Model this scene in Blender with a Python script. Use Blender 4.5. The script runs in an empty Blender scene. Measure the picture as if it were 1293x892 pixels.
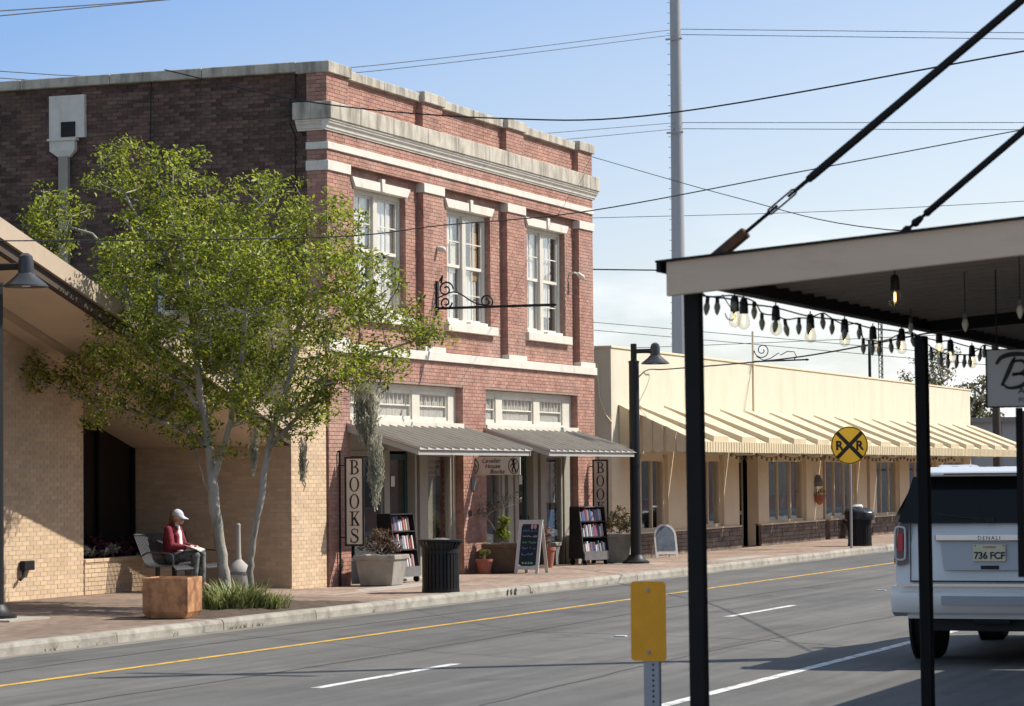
import bpy, bmesh, math, random
import numpy as np
from mathutils import Vector, Matrix
random.seed(11); np.random.seed(11)
SC = bpy.context.scene
COL = SC.collection
R = math.radians

# ------------------------------------------------------------------ camera
yaw, pit, rol = R(20.7494515), R(2.46595207), R(-0.53277927)
cf = Vector((math.cos(yaw)*math.cos(pit), math.sin(yaw)*math.cos(pit), math.sin(pit)))
cr = Vector((math.sin(yaw), -math.cos(yaw), 0)); cu = cr.cross(cf)
cr2 = math.cos(rol)*cr + math.sin(rol)*cu; cu2 = -math.sin(rol)*cr + math.cos(rol)*cu
cam = bpy.data.cameras.new('camera'); co = bpy.data.objects.new('camera', cam); COL.objects.link(co)
m = Matrix((cr2, cu2, -cf)).transposed().to_4x4(); m.translation = (0, 0, 2.1); co.matrix_world = m
cam.sensor_width = 36; cam.lens = 3608.3/1293*36; cam.clip_start = .3; cam.clip_end = 6000
cam.dof.use_dof = True; cam.dof.focus_distance = 48; cam.dof.aperture_fstop = 9
SC.camera = co
# ------------------------------------------------------------------ sky, sun, exposure
SUNV = Vector((.60, -.80, 1.0)).normalized()
sun_el = math.asin(SUNV.z); sun_rot = math.atan2(SUNV.x, SUNV.y)
W = bpy.data.worlds.new('World'); SC.world = W; W.use_nodes = True
nt = W.node_tree; nt.nodes.clear()
N = lambda t, **k: (lambda n: ([setattr(n, a, b) for a, b in k.items()], n)[1])(nt.nodes.new(t))
sky = N('ShaderNodeTexSky', sky_type='NISHITA', sun_disc=False, sun_elevation=sun_el, sun_rotation=sun_rot, air_density=1.0, dust_density=1.0, ozone_density=1.6)
tc = N('ShaderNodeTexCoord'); mp = N('ShaderNodeMapping'); mp.inputs['Scale'].default_value = (5, 5, 17)
nz = N('ShaderNodeTexNoise'); nz.inputs['Scale'].default_value = 1.7; nz.inputs['Detail'].default_value = 7; nz.inputs['Roughness'].default_value = .58
rp = N('ShaderNodeValToRGB'); rp.color_ramp.elements[0].position = .43; rp.color_ramp.elements[1].position = .60
sx = N('ShaderNodeSeparateXYZ'); mr = N('ShaderNodeMapRange'); mr.inputs[1].default_value = .035; mr.inputs[2].default_value = .095; mr.inputs[3].default_value = .75; mr.inputs[4].default_value = .0
mu = N('ShaderNodeMath', operation='MULTIPLY'); mx = N('ShaderNodeMixRGB'); mx.inputs[2].default_value = (8.0, 8.0, 8.1, 1)
gr = N('ShaderNodeValToRGB'); ge = gr.color_ramp.elements; ge[0].position = .0; ge[0].color = (.60,.62,.645,1); ge[1].position = .20; ge[1].color = (.105,.235,.55,1); g3 = ge.new(.75); g3.color = (.30,.39,.52,1); gs = N('ShaderNodeMixRGB', blend_type='MULTIPLY'); gs.inputs[0].default_value = 1; gs.inputs[2].default_value = (9.5,9.5,9.5,1); gm = N('ShaderNodeMixRGB'); gm.inputs[0].default_value = .55
bg = N('ShaderNodeBackground'); bg.inputs['Strength'].default_value = .10; wo = N('ShaderNodeOutputWorld')
L = nt.links.new
L(tc.outputs['Generated'], mp.inputs[0]); L(mp.outputs[0], nz.inputs['Vector']); L(nz.outputs['Fac'], rp.inputs[0])
L(tc.outputs['Generated'], sx.inputs[0]); L(sx.outputs['Z'], mr.inputs[0]); L(rp.outputs[0], mu.inputs[0]); L(mr.outputs[0], mu.inputs[1])
L(mu.outputs[0], mx.inputs[0]); dp = N('ShaderNodeVectorMath', operation='DOT_PRODUCT'); dp.inputs[1].default_value = (.6,-.8,0); L(tc.outputs['Generated'], dp.inputs[0]); ma = N('ShaderNodeMath', operation='MULTIPLY_ADD'); ma.inputs[1].default_value = -.36; ma.inputs[2].default_value = .085; L(dp.outputs['Value'], ma.inputs[0]); mb0 = N('ShaderNodeMath', operation='ADD'); L(ma.outputs[0], mb0.inputs[0]); L(sx.outputs['Z'], mb0.inputs[1]); L(mb0.outputs[0], gr.inputs[0]); L(gr.outputs[0], gs.inputs[1]); L(sky.outputs[0], gm.inputs[1]); L(gs.outputs[0], gm.inputs[2]); L(gm.outputs[0], mx.inputs[1]); L(mx.outputs[0], bg.inputs[0]); L(bg.outputs[0], wo.inputs[0])
sl = bpy.data.lights.new('sun', 'SUN'); sl.energy = 4.1; sl.angle = R(.55); sl.color = (1, .95, .86)
so = bpy.data.objects.new('sun', sl); COL.objects.link(so); so.rotation_euler = SUNV.to_track_quat('Z', 'Y').to_euler(); so.location = (30, -20, 40)
SC.view_settings.view_transform = 'Standard'; SC.view_settings.look = 'None'; SC.view_settings.gamma = 1
SC.view_settings.exposure = .70

# ------------------------------------------------------------------ materials
MAT = {}
def pm(name, col, rough=.75, var=.12, scale=3., bump=.15, bscale=60., metal=0., col2=None, spec=.4, stretch=None, island=0., dirt=None, coat=0., emit=None, fine=0.):
    if name in MAT: return MAT[name]
    mt = bpy.data.materials.new(name); mt.use_nodes = True; t = mt.node_tree; b = t.nodes['Principled BSDF']
    def n(ty, **k):
        x = t.nodes.new(ty); [setattr(x, a, c) for a, c in k.items()]; return x
    lk = t.links.new
    tcn = n('ShaderNodeTexCoord'); vec = tcn.outputs['Object']
    if stretch:
        mpn = n('ShaderNodeMapping'); mpn.inputs['Scale'].default_value = stretch; lk(vec, mpn.inputs[0]); vec2 = mpn.outputs[0]
    else: vec2 = vec
    nn = n('ShaderNodeTexNoise'); nn.inputs['Scale'].default_value = scale; nn.inputs['Detail'].default_value = 6; nn.inputs['Roughness'].default_value = .62
    lk(vec2, nn.inputs['Vector'])
    rr = n('ShaderNodeValToRGB'); e = rr.color_ramp.elements; e[0].position = .30; e[1].position = .70
    c = Vector(col)
    a0 = c*(1-var); a1 = c*(1+var) if col2 is None else Vector(col2)
    e[0].color = (*a0, 1); e[1].color = (*[min(1, q) for q in a1], 1)
    lk(nn.outputs['Fac'], rr.inputs[0]); out = rr.outputs[0]
    if island:
        g = n('ShaderNodeNewGeometry'); oi = n('ShaderNodeObjectInfo'); ad = n('ShaderNodeMath', operation='ADD'); fr = n('ShaderNodeMath', operation='FRACT')
        lk(g.outputs['Random Per Island'], ad.inputs[0]); lk(oi.outputs['Random'], ad.inputs[1]); lk(ad.outputs[0], fr.inputs[0])
        m1 = n('ShaderNodeMapRange'); m1.inputs[3].default_value = 1-island; m1.inputs[4].default_value = 1+island; lk(fr.outputs[0], m1.inputs[0])
        hs = n('ShaderNodeHueSaturation'); lk(m1.outputs[0], hs.inputs['Value']); lk(out, hs.inputs['Color'])
        m2 = n('ShaderNodeMapRange'); m2.inputs[3].default_value = .5-island*.05; m2.inputs[4].default_value = .5+island*.05
        f2 = n('ShaderNodeMath', operation='MULTIPLY'); f2.inputs[1].default_value = 7.31; f3 = n('ShaderNodeMath', operation='FRACT'); lk(fr.outputs[0], f2.inputs[0]); lk(f2.outputs[0], f3.inputs[0]); lk(f3.outputs[0], m2.inputs[0]); lk(m2.outputs[0], hs.inputs['Hue'])
        out = hs.outputs[0]
    if dirt:   # (colour, scale, stretch, threshold lo, hi, amount)
        dc, ds, dst, lo, hi, am = dirt
        mp2 = n('ShaderNodeMapping'); mp2.inputs['Scale'].default_value = dst; lk(vec, mp2.inputs[0])
        n2 = n('ShaderNodeTexNoise'); n2.inputs['Scale'].default_value = ds; n2.inputs['Detail'].default_value = 7; n2.inputs['Roughness'].default_value = .65; lk(mp2.outputs[0], n2.inputs['Vector'])
        r2 = n('ShaderNodeMapRange'); r2.inputs[1].default_value = lo; r2.inputs[2].default_value = hi; r2.inputs[4].default_value = am; lk(n2.outputs['Fac'], r2.inputs[0])
        mm = n('ShaderNodeMixRGB'); mm.inputs[2].default_value = (*dc, 1); lk(r2.outputs[0], mm.inputs[0]); lk(out, mm.inputs[1]); out = mm.outputs[0]
    if fine:
        n3 = n('ShaderNodeTexNoise'); n3.inputs['Scale'].default_value = 90; n3.inputs['Detail'].default_value = 3; lk(vec, n3.inputs['Vector'])
        r3 = n('ShaderNodeMapRange'); r3.inputs[1].default_value = .3; r3.inputs[2].default_value = .7; r3.inputs[3].default_value = 1-fine; r3.inputs[4].default_value = 1+fine; lk(n3.outputs['Fac'], r3.inputs[0])
        h3 = n('ShaderNodeHueSaturation'); lk(r3.outputs[0], h3.inputs['Value']); lk(out, h3.inputs['Color']); out = h3.outputs[0]
    lk(out, b.inputs['Base Color'])
    b.inputs['Roughness'].default_value = rough; b.inputs['Metallic'].default_value = metal; b.inputs['Specular IOR Level'].default_value = spec
    if coat: b.inputs['Coat Weight'].default_value = coat; b.inputs['Coat Roughness'].default_value = .06
    if emit: b.inputs['Emission Color'].default_value = (*emit[0], 1); b.inputs['Emission Strength'].default_value = emit[1]
    if bump:
        nb = n('ShaderNodeTexNoise'); nb.inputs['Scale'].default_value = bscale; nb.inputs['Detail'].default_value = 4; lk(vec, nb.inputs['Vector'])
        bp = n('ShaderNodeBump'); bp.inputs['Strength'].default_value = bump; bp.inputs['Distance'].default_value = .02; lk(nb.outputs['Fac'], bp.inputs['Height']); lk(bp.outputs[0], b.inputs['Normal'])
    MAT[name] = mt; return mt

def glass(name, tint=(.95, .955, .95), refl=.35, rough=.02, wav=.0):
    if name in MAT: return MAT[name]
    mt = bpy.data.materials.new(name); mt.use_nodes = True; t = mt.node_tree; t.nodes.clear()
    o = t.nodes.new('ShaderNodeOutputMaterial'); mxs = t.nodes.new('ShaderNodeMixShader'); tr = t.nodes.new('ShaderNodeBsdfTransparent'); gl = t.nodes.new('ShaderNodeBsdfGlossy')
    lw = t.nodes.new('ShaderNodeLayerWeight'); lw.inputs[0].default_value = .5
    pw = t.nodes.new('ShaderNodeMath'); pw.operation = 'POWER'; pw.inputs[1].default_value = 4; t.links.new(lw.outputs['Facing'], pw.inputs[0]); pa = t.nodes.new('ShaderNodeMath'); pa.operation = 'MULTIPLY_ADD'; pa.inputs[1].default_value = 1-refl*.2; pa.inputs[2].default_value = refl*.2; t.links.new(pw.outputs[0], pa.inputs[0])
    tr.inputs[0].default_value = (*tint, 1); gl.inputs[1].default_value = rough; gl.inputs[0].default_value = (.95, .97, 1, 1)
    nb = t.nodes.new('ShaderNodeTexNoise'); nb.inputs['Scale'].default_value = 1.5; tcn = t.nodes.new('ShaderNodeTexCoord'); bp = t.nodes.new('ShaderNodeBump'); bp.inputs['Strength'].default_value = .05; bp.inputs['Distance'].default_value = .02
    t.links.new(tcn.outputs['Object'], nb.inputs['Vector']); t.links.new(nb.outputs['Fac'], bp.inputs['Height']); t.links.new(bp.outputs[0], gl.inputs['Normal'])
    t.links.new(pa.outputs[0], mxs.inputs[0]); t.links.new(tr.outputs[0], mxs.inputs[1]); t.links.new(gl.outputs[0], mxs.inputs[2]); t.links.new(mxs.outputs[0], o.inputs[0])
    MAT[name] = mt; return mt

def leafmat(name, dark, light, trans=.35):
    if name in MAT: return MAT[name]
    mt = bpy.data.materials.new(name); mt.use_nodes = True; t = mt.node_tree; b = t.nodes['Principled BSDF']; o = t.nodes['Material Output']
    g = t.nodes.new('ShaderNodeNewGeometry'); r = t.nodes.new('ShaderNodeValToRGB'); r.color_ramp.elements[0].color = (*dark, 1); r.color_ramp.elements[1].color = (*light, 1)
    t.links.new(g.outputs['Random Per Island'], r.inputs[0])
    nn = t.nodes.new('ShaderNodeTexNoise'); nn.inputs['Scale'].default_value = 1.1; nn.inputs['Detail'].default_value = 3; tcn = t.nodes.new('ShaderNodeTexCoord'); t.links.new(tcn.outputs['Object'], nn.inputs['Vector'])
    mrn = t.nodes.new('ShaderNodeMapRange'); mrn.inputs[1].default_value = .3; mrn.inputs[2].default_value = .7; mrn.inputs[3].default_value = .65; mrn.inputs[4].default_value = 1.3; t.links.new(nn.outputs['Fac'], mrn.inputs[0])
    h = t.nodes.new('ShaderNodeHueSaturation'); t.links.new(mrn.outputs[0], h.inputs['Value']); t.links.new(r.outputs[0], h.inputs['Color'])
    t.links.new(h.outputs[0], b.inputs['Base Color']); b.inputs['Roughness'].default_value = .5; b.inputs['Specular IOR Level'].default_value = .35
    tl = t.nodes.new('ShaderNodeBsdfTranslucent'); t.links.new(h.outputs[0], tl.inputs[0]); ms = t.nodes.new('ShaderNodeMixShader'); ms.inputs[0].default_value = trans
    t.links.new(b.outputs[0], ms.inputs[1]); t.links.new(tl.outputs[0], ms.inputs[2]); t.links.new(ms.outputs[0], o.inputs[0])
    MAT[name] = mt; return mt

# ------------------------------------------------------------------ mesh builder
class MB:
    def __init__(s): s.v = []; s.f = []
    def add(s, vs, fs):
        o = len(s.v); s.v += [tuple(p) for p in vs]; s.f += [tuple(i+o for i in q) for q in fs]; return s
    def box(s, x0, x1, y0, y1, z0, z1):
        return s.add([(x0,y0,z0),(x1,y0,z0),(x1,y1,z0),(x0,y1,z0),(x0,y0,z1),(x1,y0,z1),(x1,y1,z1),(x0,y1,z1)],
                     [(0,3,2,1),(4,5,6,7),(0,1,5,4),(1,2,6,5),(2,3,7,6),(3,0,4,7)])
    def quad(s, a, b, c, d): return s.add([a,b,c,d], [(0,1,2,3)])
    def beam(s, p, q, w, h, up=(0,0,1)):
        p = Vector(p); q = Vector(q); d = (q-p).normalized(); up = Vector(up)
        if abs(d.dot(up)) > .98: up = Vector((1,0,0))
        a = d.cross(up).normalized()*w/2; b = a.cross(d).normalized()*h/2
        return s.add([p-a-b,p+a-b,p+a+b,p-a+b,q-a-b,q+a-b,q+a+b,q-a+b], [(0,1,2,3),(7,6,5,4),(0,4,5,1),(1,5,6,2),(2,6,7,3),(3,7,4,0)])
    def tube(s, pts, r, n=8, caps=True):
        pts = [Vector(p) for p in pts]; k = len(pts); rs = r if isinstance(r, (list, tuple)) else [r]*k
        vs = []; prev = None
        for i, p in enumerate(pts):
            d = (pts[min(i+1,k-1)]-pts[max(i-1,0)]).normalized()
            if prev is None:
                a = d.cross(Vector((0,0,1)) if abs(d.z) < .9 else Vector((1,0,0))).normalized()
            else:
                a = (prev - d*prev.dot(d)); a = a.normalized() if a.length > 1e-6 else d.orthogonal().normalized()
            prev = a; b = d.cross(a)
            vs += [p+(a*math.cos(2*math.pi*j/n)+b*math.sin(2*math.pi*j/n))*rs[i] for j in range(n)]
        fs = [(i*n+j, i*n+(j+1)%n, (i+1)*n+(j+1)%n, (i+1)*n+j) for i in range(k-1) for j in range(n)]
        if caps: fs += [tuple(range(n-1,-1,-1)), tuple((k-1)*n+j for j in range(n))]
        return s.add(vs, fs)
    def capsule(s, p, q, r1, r2, n=12):
        p = Vector(p); q = Vector(q); d = (q-p).normalized(); pts = []; rs = []
        for i in range(5):
            a = R(85-85*i/4); pts.append(p-d*r1*math.sin(a)); rs.append(r1*math.cos(a))
        for i in range(5):
            a = R(85*i/4); pts.append(q+d*r2*math.sin(a)); rs.append(r2*math.cos(a))
        return s.tube(pts, rs, n)
    def lathe(s, prof, c=(0,0,0), n=20, rot=0, axis='z'):
        k = len(prof); vs = []
        for r, z in prof:
            for j in range(n):
                a = 2*math.pi*j/n+rot
                p = (r*math.cos(a), r*math.sin(a), z)
                if axis == 'y': p = (p[0], p[2], p[1])
                if axis == 'x': p = (p[2], p[0], p[1])
                vs.append((p[0]+c[0], p[1]+c[1], p[2]+c[2]))
        fs = [(i*n+j, i*n+(j+1)%n, (i+1)*n+(j+1)%n, (i+1)*n+j) for i in range(k-1) for j in range(n)]
        fs += [tuple(range(n-1,-1,-1)), tuple((k-1)*n+j for j in range(n))]
        return s.add(vs, fs)
    def prism(s, poly, axis, a, b):
        k = len(poly)
        def P(u, v, t): return {'x':(t,u,v),'y':(u,t,v),'z':(u,v,t)}[axis]
        vs = [P(u,v,a) for u,v in poly]+[P(u,v,b) for u,v in poly]
        return s.add(vs, [tuple(range(k-1,-1,-1)), tuple(range(k,2*k))]+[(i,(i+1)%k,k+(i+1)%k,k+i) for i in range(k)])
    def loft(s, rings, closed=True, caps=True):
        n = len(rings[0]); vs = [p for r in rings for p in r]
        rng = range(n) if closed else range(n-1)
        fs = [(i*n+j, i*n+(j+1)%n, (i+1)*n+(j+1)%n, (i+1)*n+j) for i in range(len(rings)-1) for j in rng]
        if caps and closed: fs += [tuple(range(n-1,-1,-1)), tuple((len(rings)-1)*n+j for j in range(n))]
        return s.add(vs, fs)
    def xf(s, org, u=(1,0,0), v=(0,0,1), w=(0,-1,0)):
        o, u, v, w = (Vector(q) for q in (org, u, v, w))
        s.v = [tuple(o+u*a+v*b+w*c) for a, b, c in s.v]; return s
    def build(s, name, mat, parent=None, world=True, smooth=False, bevel=0., seg=1, kind=None):
        me = bpy.data.meshes.new(name)
        off = ORG.get(parent.name, (0,0,0)) if (parent is not None and world) else (0,0,0)
        vv = [(a-off[0], b-off[1], c-off[2]) for a, b, c in s.v] if any(off) else s.v
        me.from_pydata(vv, [], s.f); me.materials.append(mat)
        bm = bmesh.new(); bm.from_mesh(me); bmesh.ops.recalc_face_normals(bm, faces=bm.faces); bm.to_mesh(me); bm.free()
        if smooth:
            me.shade_smooth(); me.set_sharp_from_angle(angle=R(38))
        ob = bpy.data.objects.new(name, me); COL.objects.link(ob)
        if parent is not None:
            ob.parent = parent; ORG[ob.name] = ORG.get(parent.name, (0,0,0))
        if bevel:
            b = ob.modifiers.new('bevel', 'BEVEL'); b.width = bevel; b.segments = seg; b.limit_method = 'ANGLE'; b.angle_limit = R(40)
        if kind: ob['kind'] = kind
        return ob
ORG = {}
def thing(name, label, cat, loc=(0,0,0), rz=0, group=None):
    o = bpy.data.objects.new(name, None); COL.objects.link(o); o.location = loc; o.rotation_euler = (0,0,rz); o.empty_display_size = .2
    o['label'] = label; o['category'] = cat
    if group: o['group'] = group
    ORG[o.name] = tuple(loc) if not rz else (0,0,0)
    return o
def tag(o, label, cat, group=None):
    o['label'] = label; o['category'] = cat
    if group: o['group'] = group
    return o
def struct(o): o['kind'] = 'structure'; return o
def dup(root, loc, rz=None, label=None, group=None):
    r = root.copy(); COL.objects.link(r); r.location = loc
    if rz is not None: r.rotation_euler = (0,0,rz)
    if label: r['label'] = label
    if group: r['group'] = group
    for ch in list(root.children):
        c = ch.copy(); COL.objects.link(c); c.parent = r
        for g in list(ch.children):
            d = g.copy(); COL.objects.link(d); d.parent = c
    return r
def bx(name, mat, parent, x0, x1, y0, y1, z0, z1, bevel=0., world=True): return MB().box(x0,x1,y0,y1,z0,z1).build(name, mat, parent, world, bevel=bevel)
def text_mb(s, size, ext=.002, shear=0., align='CENTER', spacing=1., bold=0.):
    cu_ = bpy.data.curves.new('t', 'FONT'); cu_.body = s; cu_.size = size; cu_.extrude = ext; cu_.shear = shear; cu_.align_x = align; cu_.space_character = spacing; cu_.resolution_u = 3; cu_.offset = bold
    ob = bpy.data.objects.new('t', cu_); COL.objects.link(ob); dg = bpy.context.evaluated_depsgraph_get()
    me = bpy.data.meshes.new_from_object(ob.evaluated_get(dg)); mb = MB(); mb.v = [tuple(v.co) for v in me.vertices]; mb.f = [tuple(p.vertices) for p in me.polygons]
    bpy.data.objects.remove(ob); bpy.data.curves.remove(cu_); bpy.data.meshes.remove(me); return mb
XN = dict(u=(0,-1,0), v=(0,0,1), w=(-1,0,0))    # facing -X
YN = dict(u=(1,0,0), v=(0,0,1), w=(0,-1,0))     # facing the street
def stroke(pts, wid, ext=.002):
    mb = MB(); k = len(pts); Lp = []; Rp = []
    ws = wid if isinstance(wid, (list, tuple)) else [wid]*k
    for i in range(k):
        a = Vector(pts[max(i-1,0)]+(0,)); b = Vector(pts[min(i+1,k-1)]+(0,)); d = (b-a).normalized(); nn = Vector((-d.y,d.x,0))*ws[i]/2; p = Vector(pts[i]+(0,)); Lp.append(p+nn); Rp.append(p-nn)
    rings = [[(*Lp[i].xy,-ext),(*Lp[i].xy,ext),(*Rp[i].xy,ext),(*Rp[i].xy,-ext)] for i in range(k)]
    return mb.loft(rings)
def bez(ps, n=14):   # Catmull-Rom through points
    out = []; P = [ps[0]]+list(ps)+[ps[-1]]; D = len(ps[0])
    for i in range(1, len(P)-2):
        for j in range(n):
            t = j/n; a,b,c,d = P[i-1],P[i],P[i+1],P[i+2]
            out.append(tuple(.5*((2*b[q])+(-a[q]+c[q])*t+(2*a[q]-5*b[q]+4*c[q]-d[q])*t*t+(-a[q]+3*b[q]-3*c[q]+d[q])*t**3) for q in range(D)))
    out.append(tuple(ps[-1])); return out

# ------------------------------------------------------------------ colours
M_brick = pm('red_brick', (.355,.185,.137), .85, .24, 1.3, .25, 120, island=.17, dirt=((.44,.32,.26), .8, (1,1,.7), .48, .75, .55))
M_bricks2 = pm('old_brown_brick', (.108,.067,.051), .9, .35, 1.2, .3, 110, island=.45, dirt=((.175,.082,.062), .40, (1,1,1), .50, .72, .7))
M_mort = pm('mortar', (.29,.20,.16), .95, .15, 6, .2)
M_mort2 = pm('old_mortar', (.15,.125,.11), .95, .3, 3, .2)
M_tan = pm('tan_brick', (.56,.41,.265), .85, .10, 1.5, .2, 110, island=.11)
M_mortt = pm('tan_mortar', (.50,.40,.30), .95, .1, 6, .2)
M_stone = pm('weathered_stone', (.47,.42,.34), .85, .16, 4, .2, 40, dirt=((.12,.105,.085), 2.6, (1.6,1.6,.35), .45, .70, .85))
M_white = pm('white_painted_stone', (.63,.585,.505), .7, .07, 4, .1, 60, dirt=((.33,.29,.235), 3, (1,1,.5), .53, .78, .65))
M_trim = pm('cream_trim_paint', (.56,.52,.44), .6, .06, 5, .08, 60, dirt=((.30,.26,.21), 5, (1,1,.4), .6, .85, .5))
M_iron = pm('black_iron', (.012,.012,.013), .5, .2, 9, 0, 80, spec=.25)
M_dark = pm('dark_interior', (.022,.02,.018), .9, .2, 4, 0)
M_cream = pm('pale_curtain_cloth', (.70,.67,.60), .9, .08, 6, .2, 25)
M_glass = glass('window_glass', refl=.30)
M_glassd = glass('dark_glass', tint=(.25,.27,.28), refl=.16)
M_conc = pm('old_concrete', (.36,.33,.28), .9, .14, 3, .3, 50, dirt=((.22,.19,.15), 2.2, (1,1,1), .5, .75, .7))

def sz(x, y):
    t = min(1, max(0, (y-19.3)/3.4)); s = min(1, max(0, (46.3-x)/1.4)); return .14+.075*t*t*(3-2*t)*s
# ================================================================== SETTING
M_ground = pm('far_ground', (.16,.15,.10), .95, .3, .3, .2)
struct(MB().quad((-1500,-1500,-.03),(3000,-1500,-.03),(3000,1500,-.03),(-1500,1500,-.03)).build('ground', M_ground))
def asphalt():
    mt = bpy.data.materials.new('asphalt'); mt.use_nodes = True; t = mt.node_tree; b = t.nodes['Principled BSDF']; lk = t.links.new
    def n(ty, **k):
        x = t.nodes.new(ty); [setattr(x, a, c) for a, c in k.items()]; return x
    tcn = n('ShaderNodeTexCoord'); vec = tcn.outputs['Object']
    def noise(scale, stretch, det=6, rough=.6):
        m_ = n('ShaderNodeMapping'); m_.inputs['Scale'].default_value = stretch; lk(vec, m_.inputs[0]); q = n('ShaderNodeTexNoise'); q.inputs['Scale'].default_value = scale; q.inputs['Detail'].default_value = det; q.inputs['Roughness'].default_value = rough; lk(m_.outputs[0], q.inputs['Vector']); return q.outputs['Fac']
    def rng(f, a, b_, c, d):
        r = n('ShaderNodeMapRange'); r.inputs[1].default_value = a; r.inputs[2].default_value = b_; r.inputs[3].default_value = c; r.inputs[4].default_value = d; lk(f, r.inputs[0]); return r.outputs[0]
    def mul(a, b_):
        r = n('ShaderNodeMath', operation='MULTIPLY'); lk(a, r.inputs[0]); lk(b_, r.inputs[1]); return r.outputs[0]
    cr_ = n('ShaderNodeValToRGB'); cr_.color_ramp.elements[0].position = .32; cr_.color_ramp.elements[0].color = (.098,.096,.094,1); cr_.color_ramp.elements[1].position = .68; cr_.color_ramp.elements[1].color = (.150,.140,.124,1); lk(noise(.16,(.35,1,1)), cr_.inputs[0])
    v = rng(noise(1.0,(.10,3.2,1)), .3, .7, .78, 1.18)                       # long wheel streaks
    v = mul(v, rng(noise(.55,(.6,1,1),8,.7), .34, .66, .80, 1.16))           # blotches
    v = mul(v, rng(noise(95,(1,1,1),2), .25, .75, .70, 1.30))                # aggregate
    st = noise(.9,(.55,1.1,1),5,.7); v = mul(v, rng(st, .58, .70, 1, .66))    # oil and patch stains
    sp = n('ShaderNodeSeparateXYZ'); lk(vec, sp.inputs[0]); a1 = n('ShaderNodeMath', operation='MULTIPLY_ADD'); a1.inputs[1].default_value = 1/3.7; a1.inputs[2].default_value = -8.2/3.7; lk(sp.outputs['Y'], a1.inputs[0])
    fr = n('ShaderNodeMath', operation='FRACT'); lk(a1.outputs[0], fr.inputs[0]); su = n('ShaderNodeMath', operation='SUBTRACT'); su.inputs[1].default_value = .5; lk(fr.outputs[0], su.inputs[0]); ab = n('ShaderNodeMath', operation='ABSOLUTE'); lk(su.outputs[0], ab.inputs[0])
    v = mul(v, rng(ab.outputs[0], .0, .16, .90, 1.0))                         # drip line down each lane
    hs = n('ShaderNodeHueSaturation'); lk(cr_.outputs[0], hs.inputs['Color']); lk(v, hs.inputs['Value']); lk(hs.outputs[0], b.inputs['Base Color']); b.inputs['Roughness'].default_value = .85; b.inputs['Specular IOR Level'].default_value = .3
    bp = n('ShaderNodeBump'); bp.inputs['Strength'].default_value = .5; bp.inputs['Distance'].default_value = .012; lk(noise(140,(1,1,1),3), bp.inputs['Height']); lk(bp.outputs[0], b.inputs['Normal'])
    return mt
    mt = pm('asphalt', (.128,.124,.117), .88, .10, .8, .55, 160, stretch=(.12,1.2,1), dirt=((.078,.075,.07), .35, (.25,2.2,1), .55, .75, .55), fine=.28)
    return mt
road = struct(MB().quad((-200,4.35,0),(900,4.35,0),(900,17.9,0),(-200,17.9,0)).build('road', asphalt()))
M_yel = pm('yellow_road_paint', (.62,.36,.04), .7, .15, 6, .3, 150, dirt=((.14,.12,.09), 7, (.5,1,1), .46, .66, .75))
M_wht = pm('white_road_paint', (.66,.65,.61), .7, .12, 6, .3, 150, dirt=((.14,.13,.12), 7, (.5,1,1), .45, .66, .8))
MB().quad((-60,15.27,.004),(260,15.27,.004),(260,15.39,.004),(-60,15.39,.004)).build('yellow_edge_line', M_yel, road)
MB().quad((-60,7.92,.004),(260,7.92,.004),(260,8.06,.004),(-60,8.06,.004)).build('white_edge_line', M_wht, road)
for x0 in (26.1-14.4, 26.1, 40.55, 55.0, 69.4, 83.8, 98.2):
    MB().quad((x0,11.95,.004),(x0+3.75,11.95,.004),(x0+3.75,12.08,.004),(x0,12.08,.004)).build('lane_dash', M_wht, road)
for x, y in ((35.37,12.07),(50.0,12.1)):
    MB().box(x-.05,x+.05,y-.22,y-.07,.002,.016).build('road_stud', M_wht, road); 
M_tar = pm('crack_sealant', (.035,.034,.033), .6, .2, 8, .2)
for k, pts in enumerate([[(20,13.6),(31,13.4),(44,13.75),(60,13.5)],[(22,9.5),(33,9.9),(45,9.6),(64,9.9)],[(26,16.4),(34,16.55),(46,16.45)],[(34,8.6),(35.5,11),(36.5,14.5)],[(47.5,9),(48.5,12.5),(49.6,16)]]):
    p = bez([q for q in pts], 16); p = [(a+random.uniform(-.04,.04), b+random.uniform(-.025,.025)) for a, b in p]
    mb = MB(); 
    for i in range(len(p)-1):
        d = (Vector(p[i+1])-Vector(p[i])).normalized(); nn = Vector((-d.y,d.x))*.012
        mb.quad((p[i][0]-nn.x,p[i][1]-nn.y,.003),(p[i+1][0]-nn.x,p[i+1][1]-nn.y,.003),(p[i+1][0]+nn.x,p[i+1][1]+nn.y,.003),(p[i][0]+nn.x,p[i][1]+nn.y,.003))
    mb.build('crack_seal', M_tar, road)
# kerb, stone by stone
M_kerb = pm('kerb_concrete', (.33,.305,.255), .9, .15, 2.5, .4, 45, island=.10, dirt=((.13,.115,.09), 1.8, (1,1,1.2), .44, .70, .8))
kerb = struct(MB().box(-80,400,17.93,18.0,-.02,.06).build('kerb', M_conc))
prof = [(17.85,0),(17.855,.10),(17.875,.135),(17.90,.148),(18.06,.150),(18.06,.0)]
x = -10.; kp = None
while x < 130:
    ln = 3.05
    if kp is None:
        mb = MB().prism([(b, c) for b, c in prof], 'x', 0, ln-.014); kp = mb.build('kerb_stone', M_kerb, kerb)
        k_ = kp
    else:
        k_ = kp.copy(); COL.objects.link(k_); k_.parent = kerb
    k_.location = (x, random.uniform(-.006,.006), random.uniform(-.003,.004)); x += ln
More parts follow.
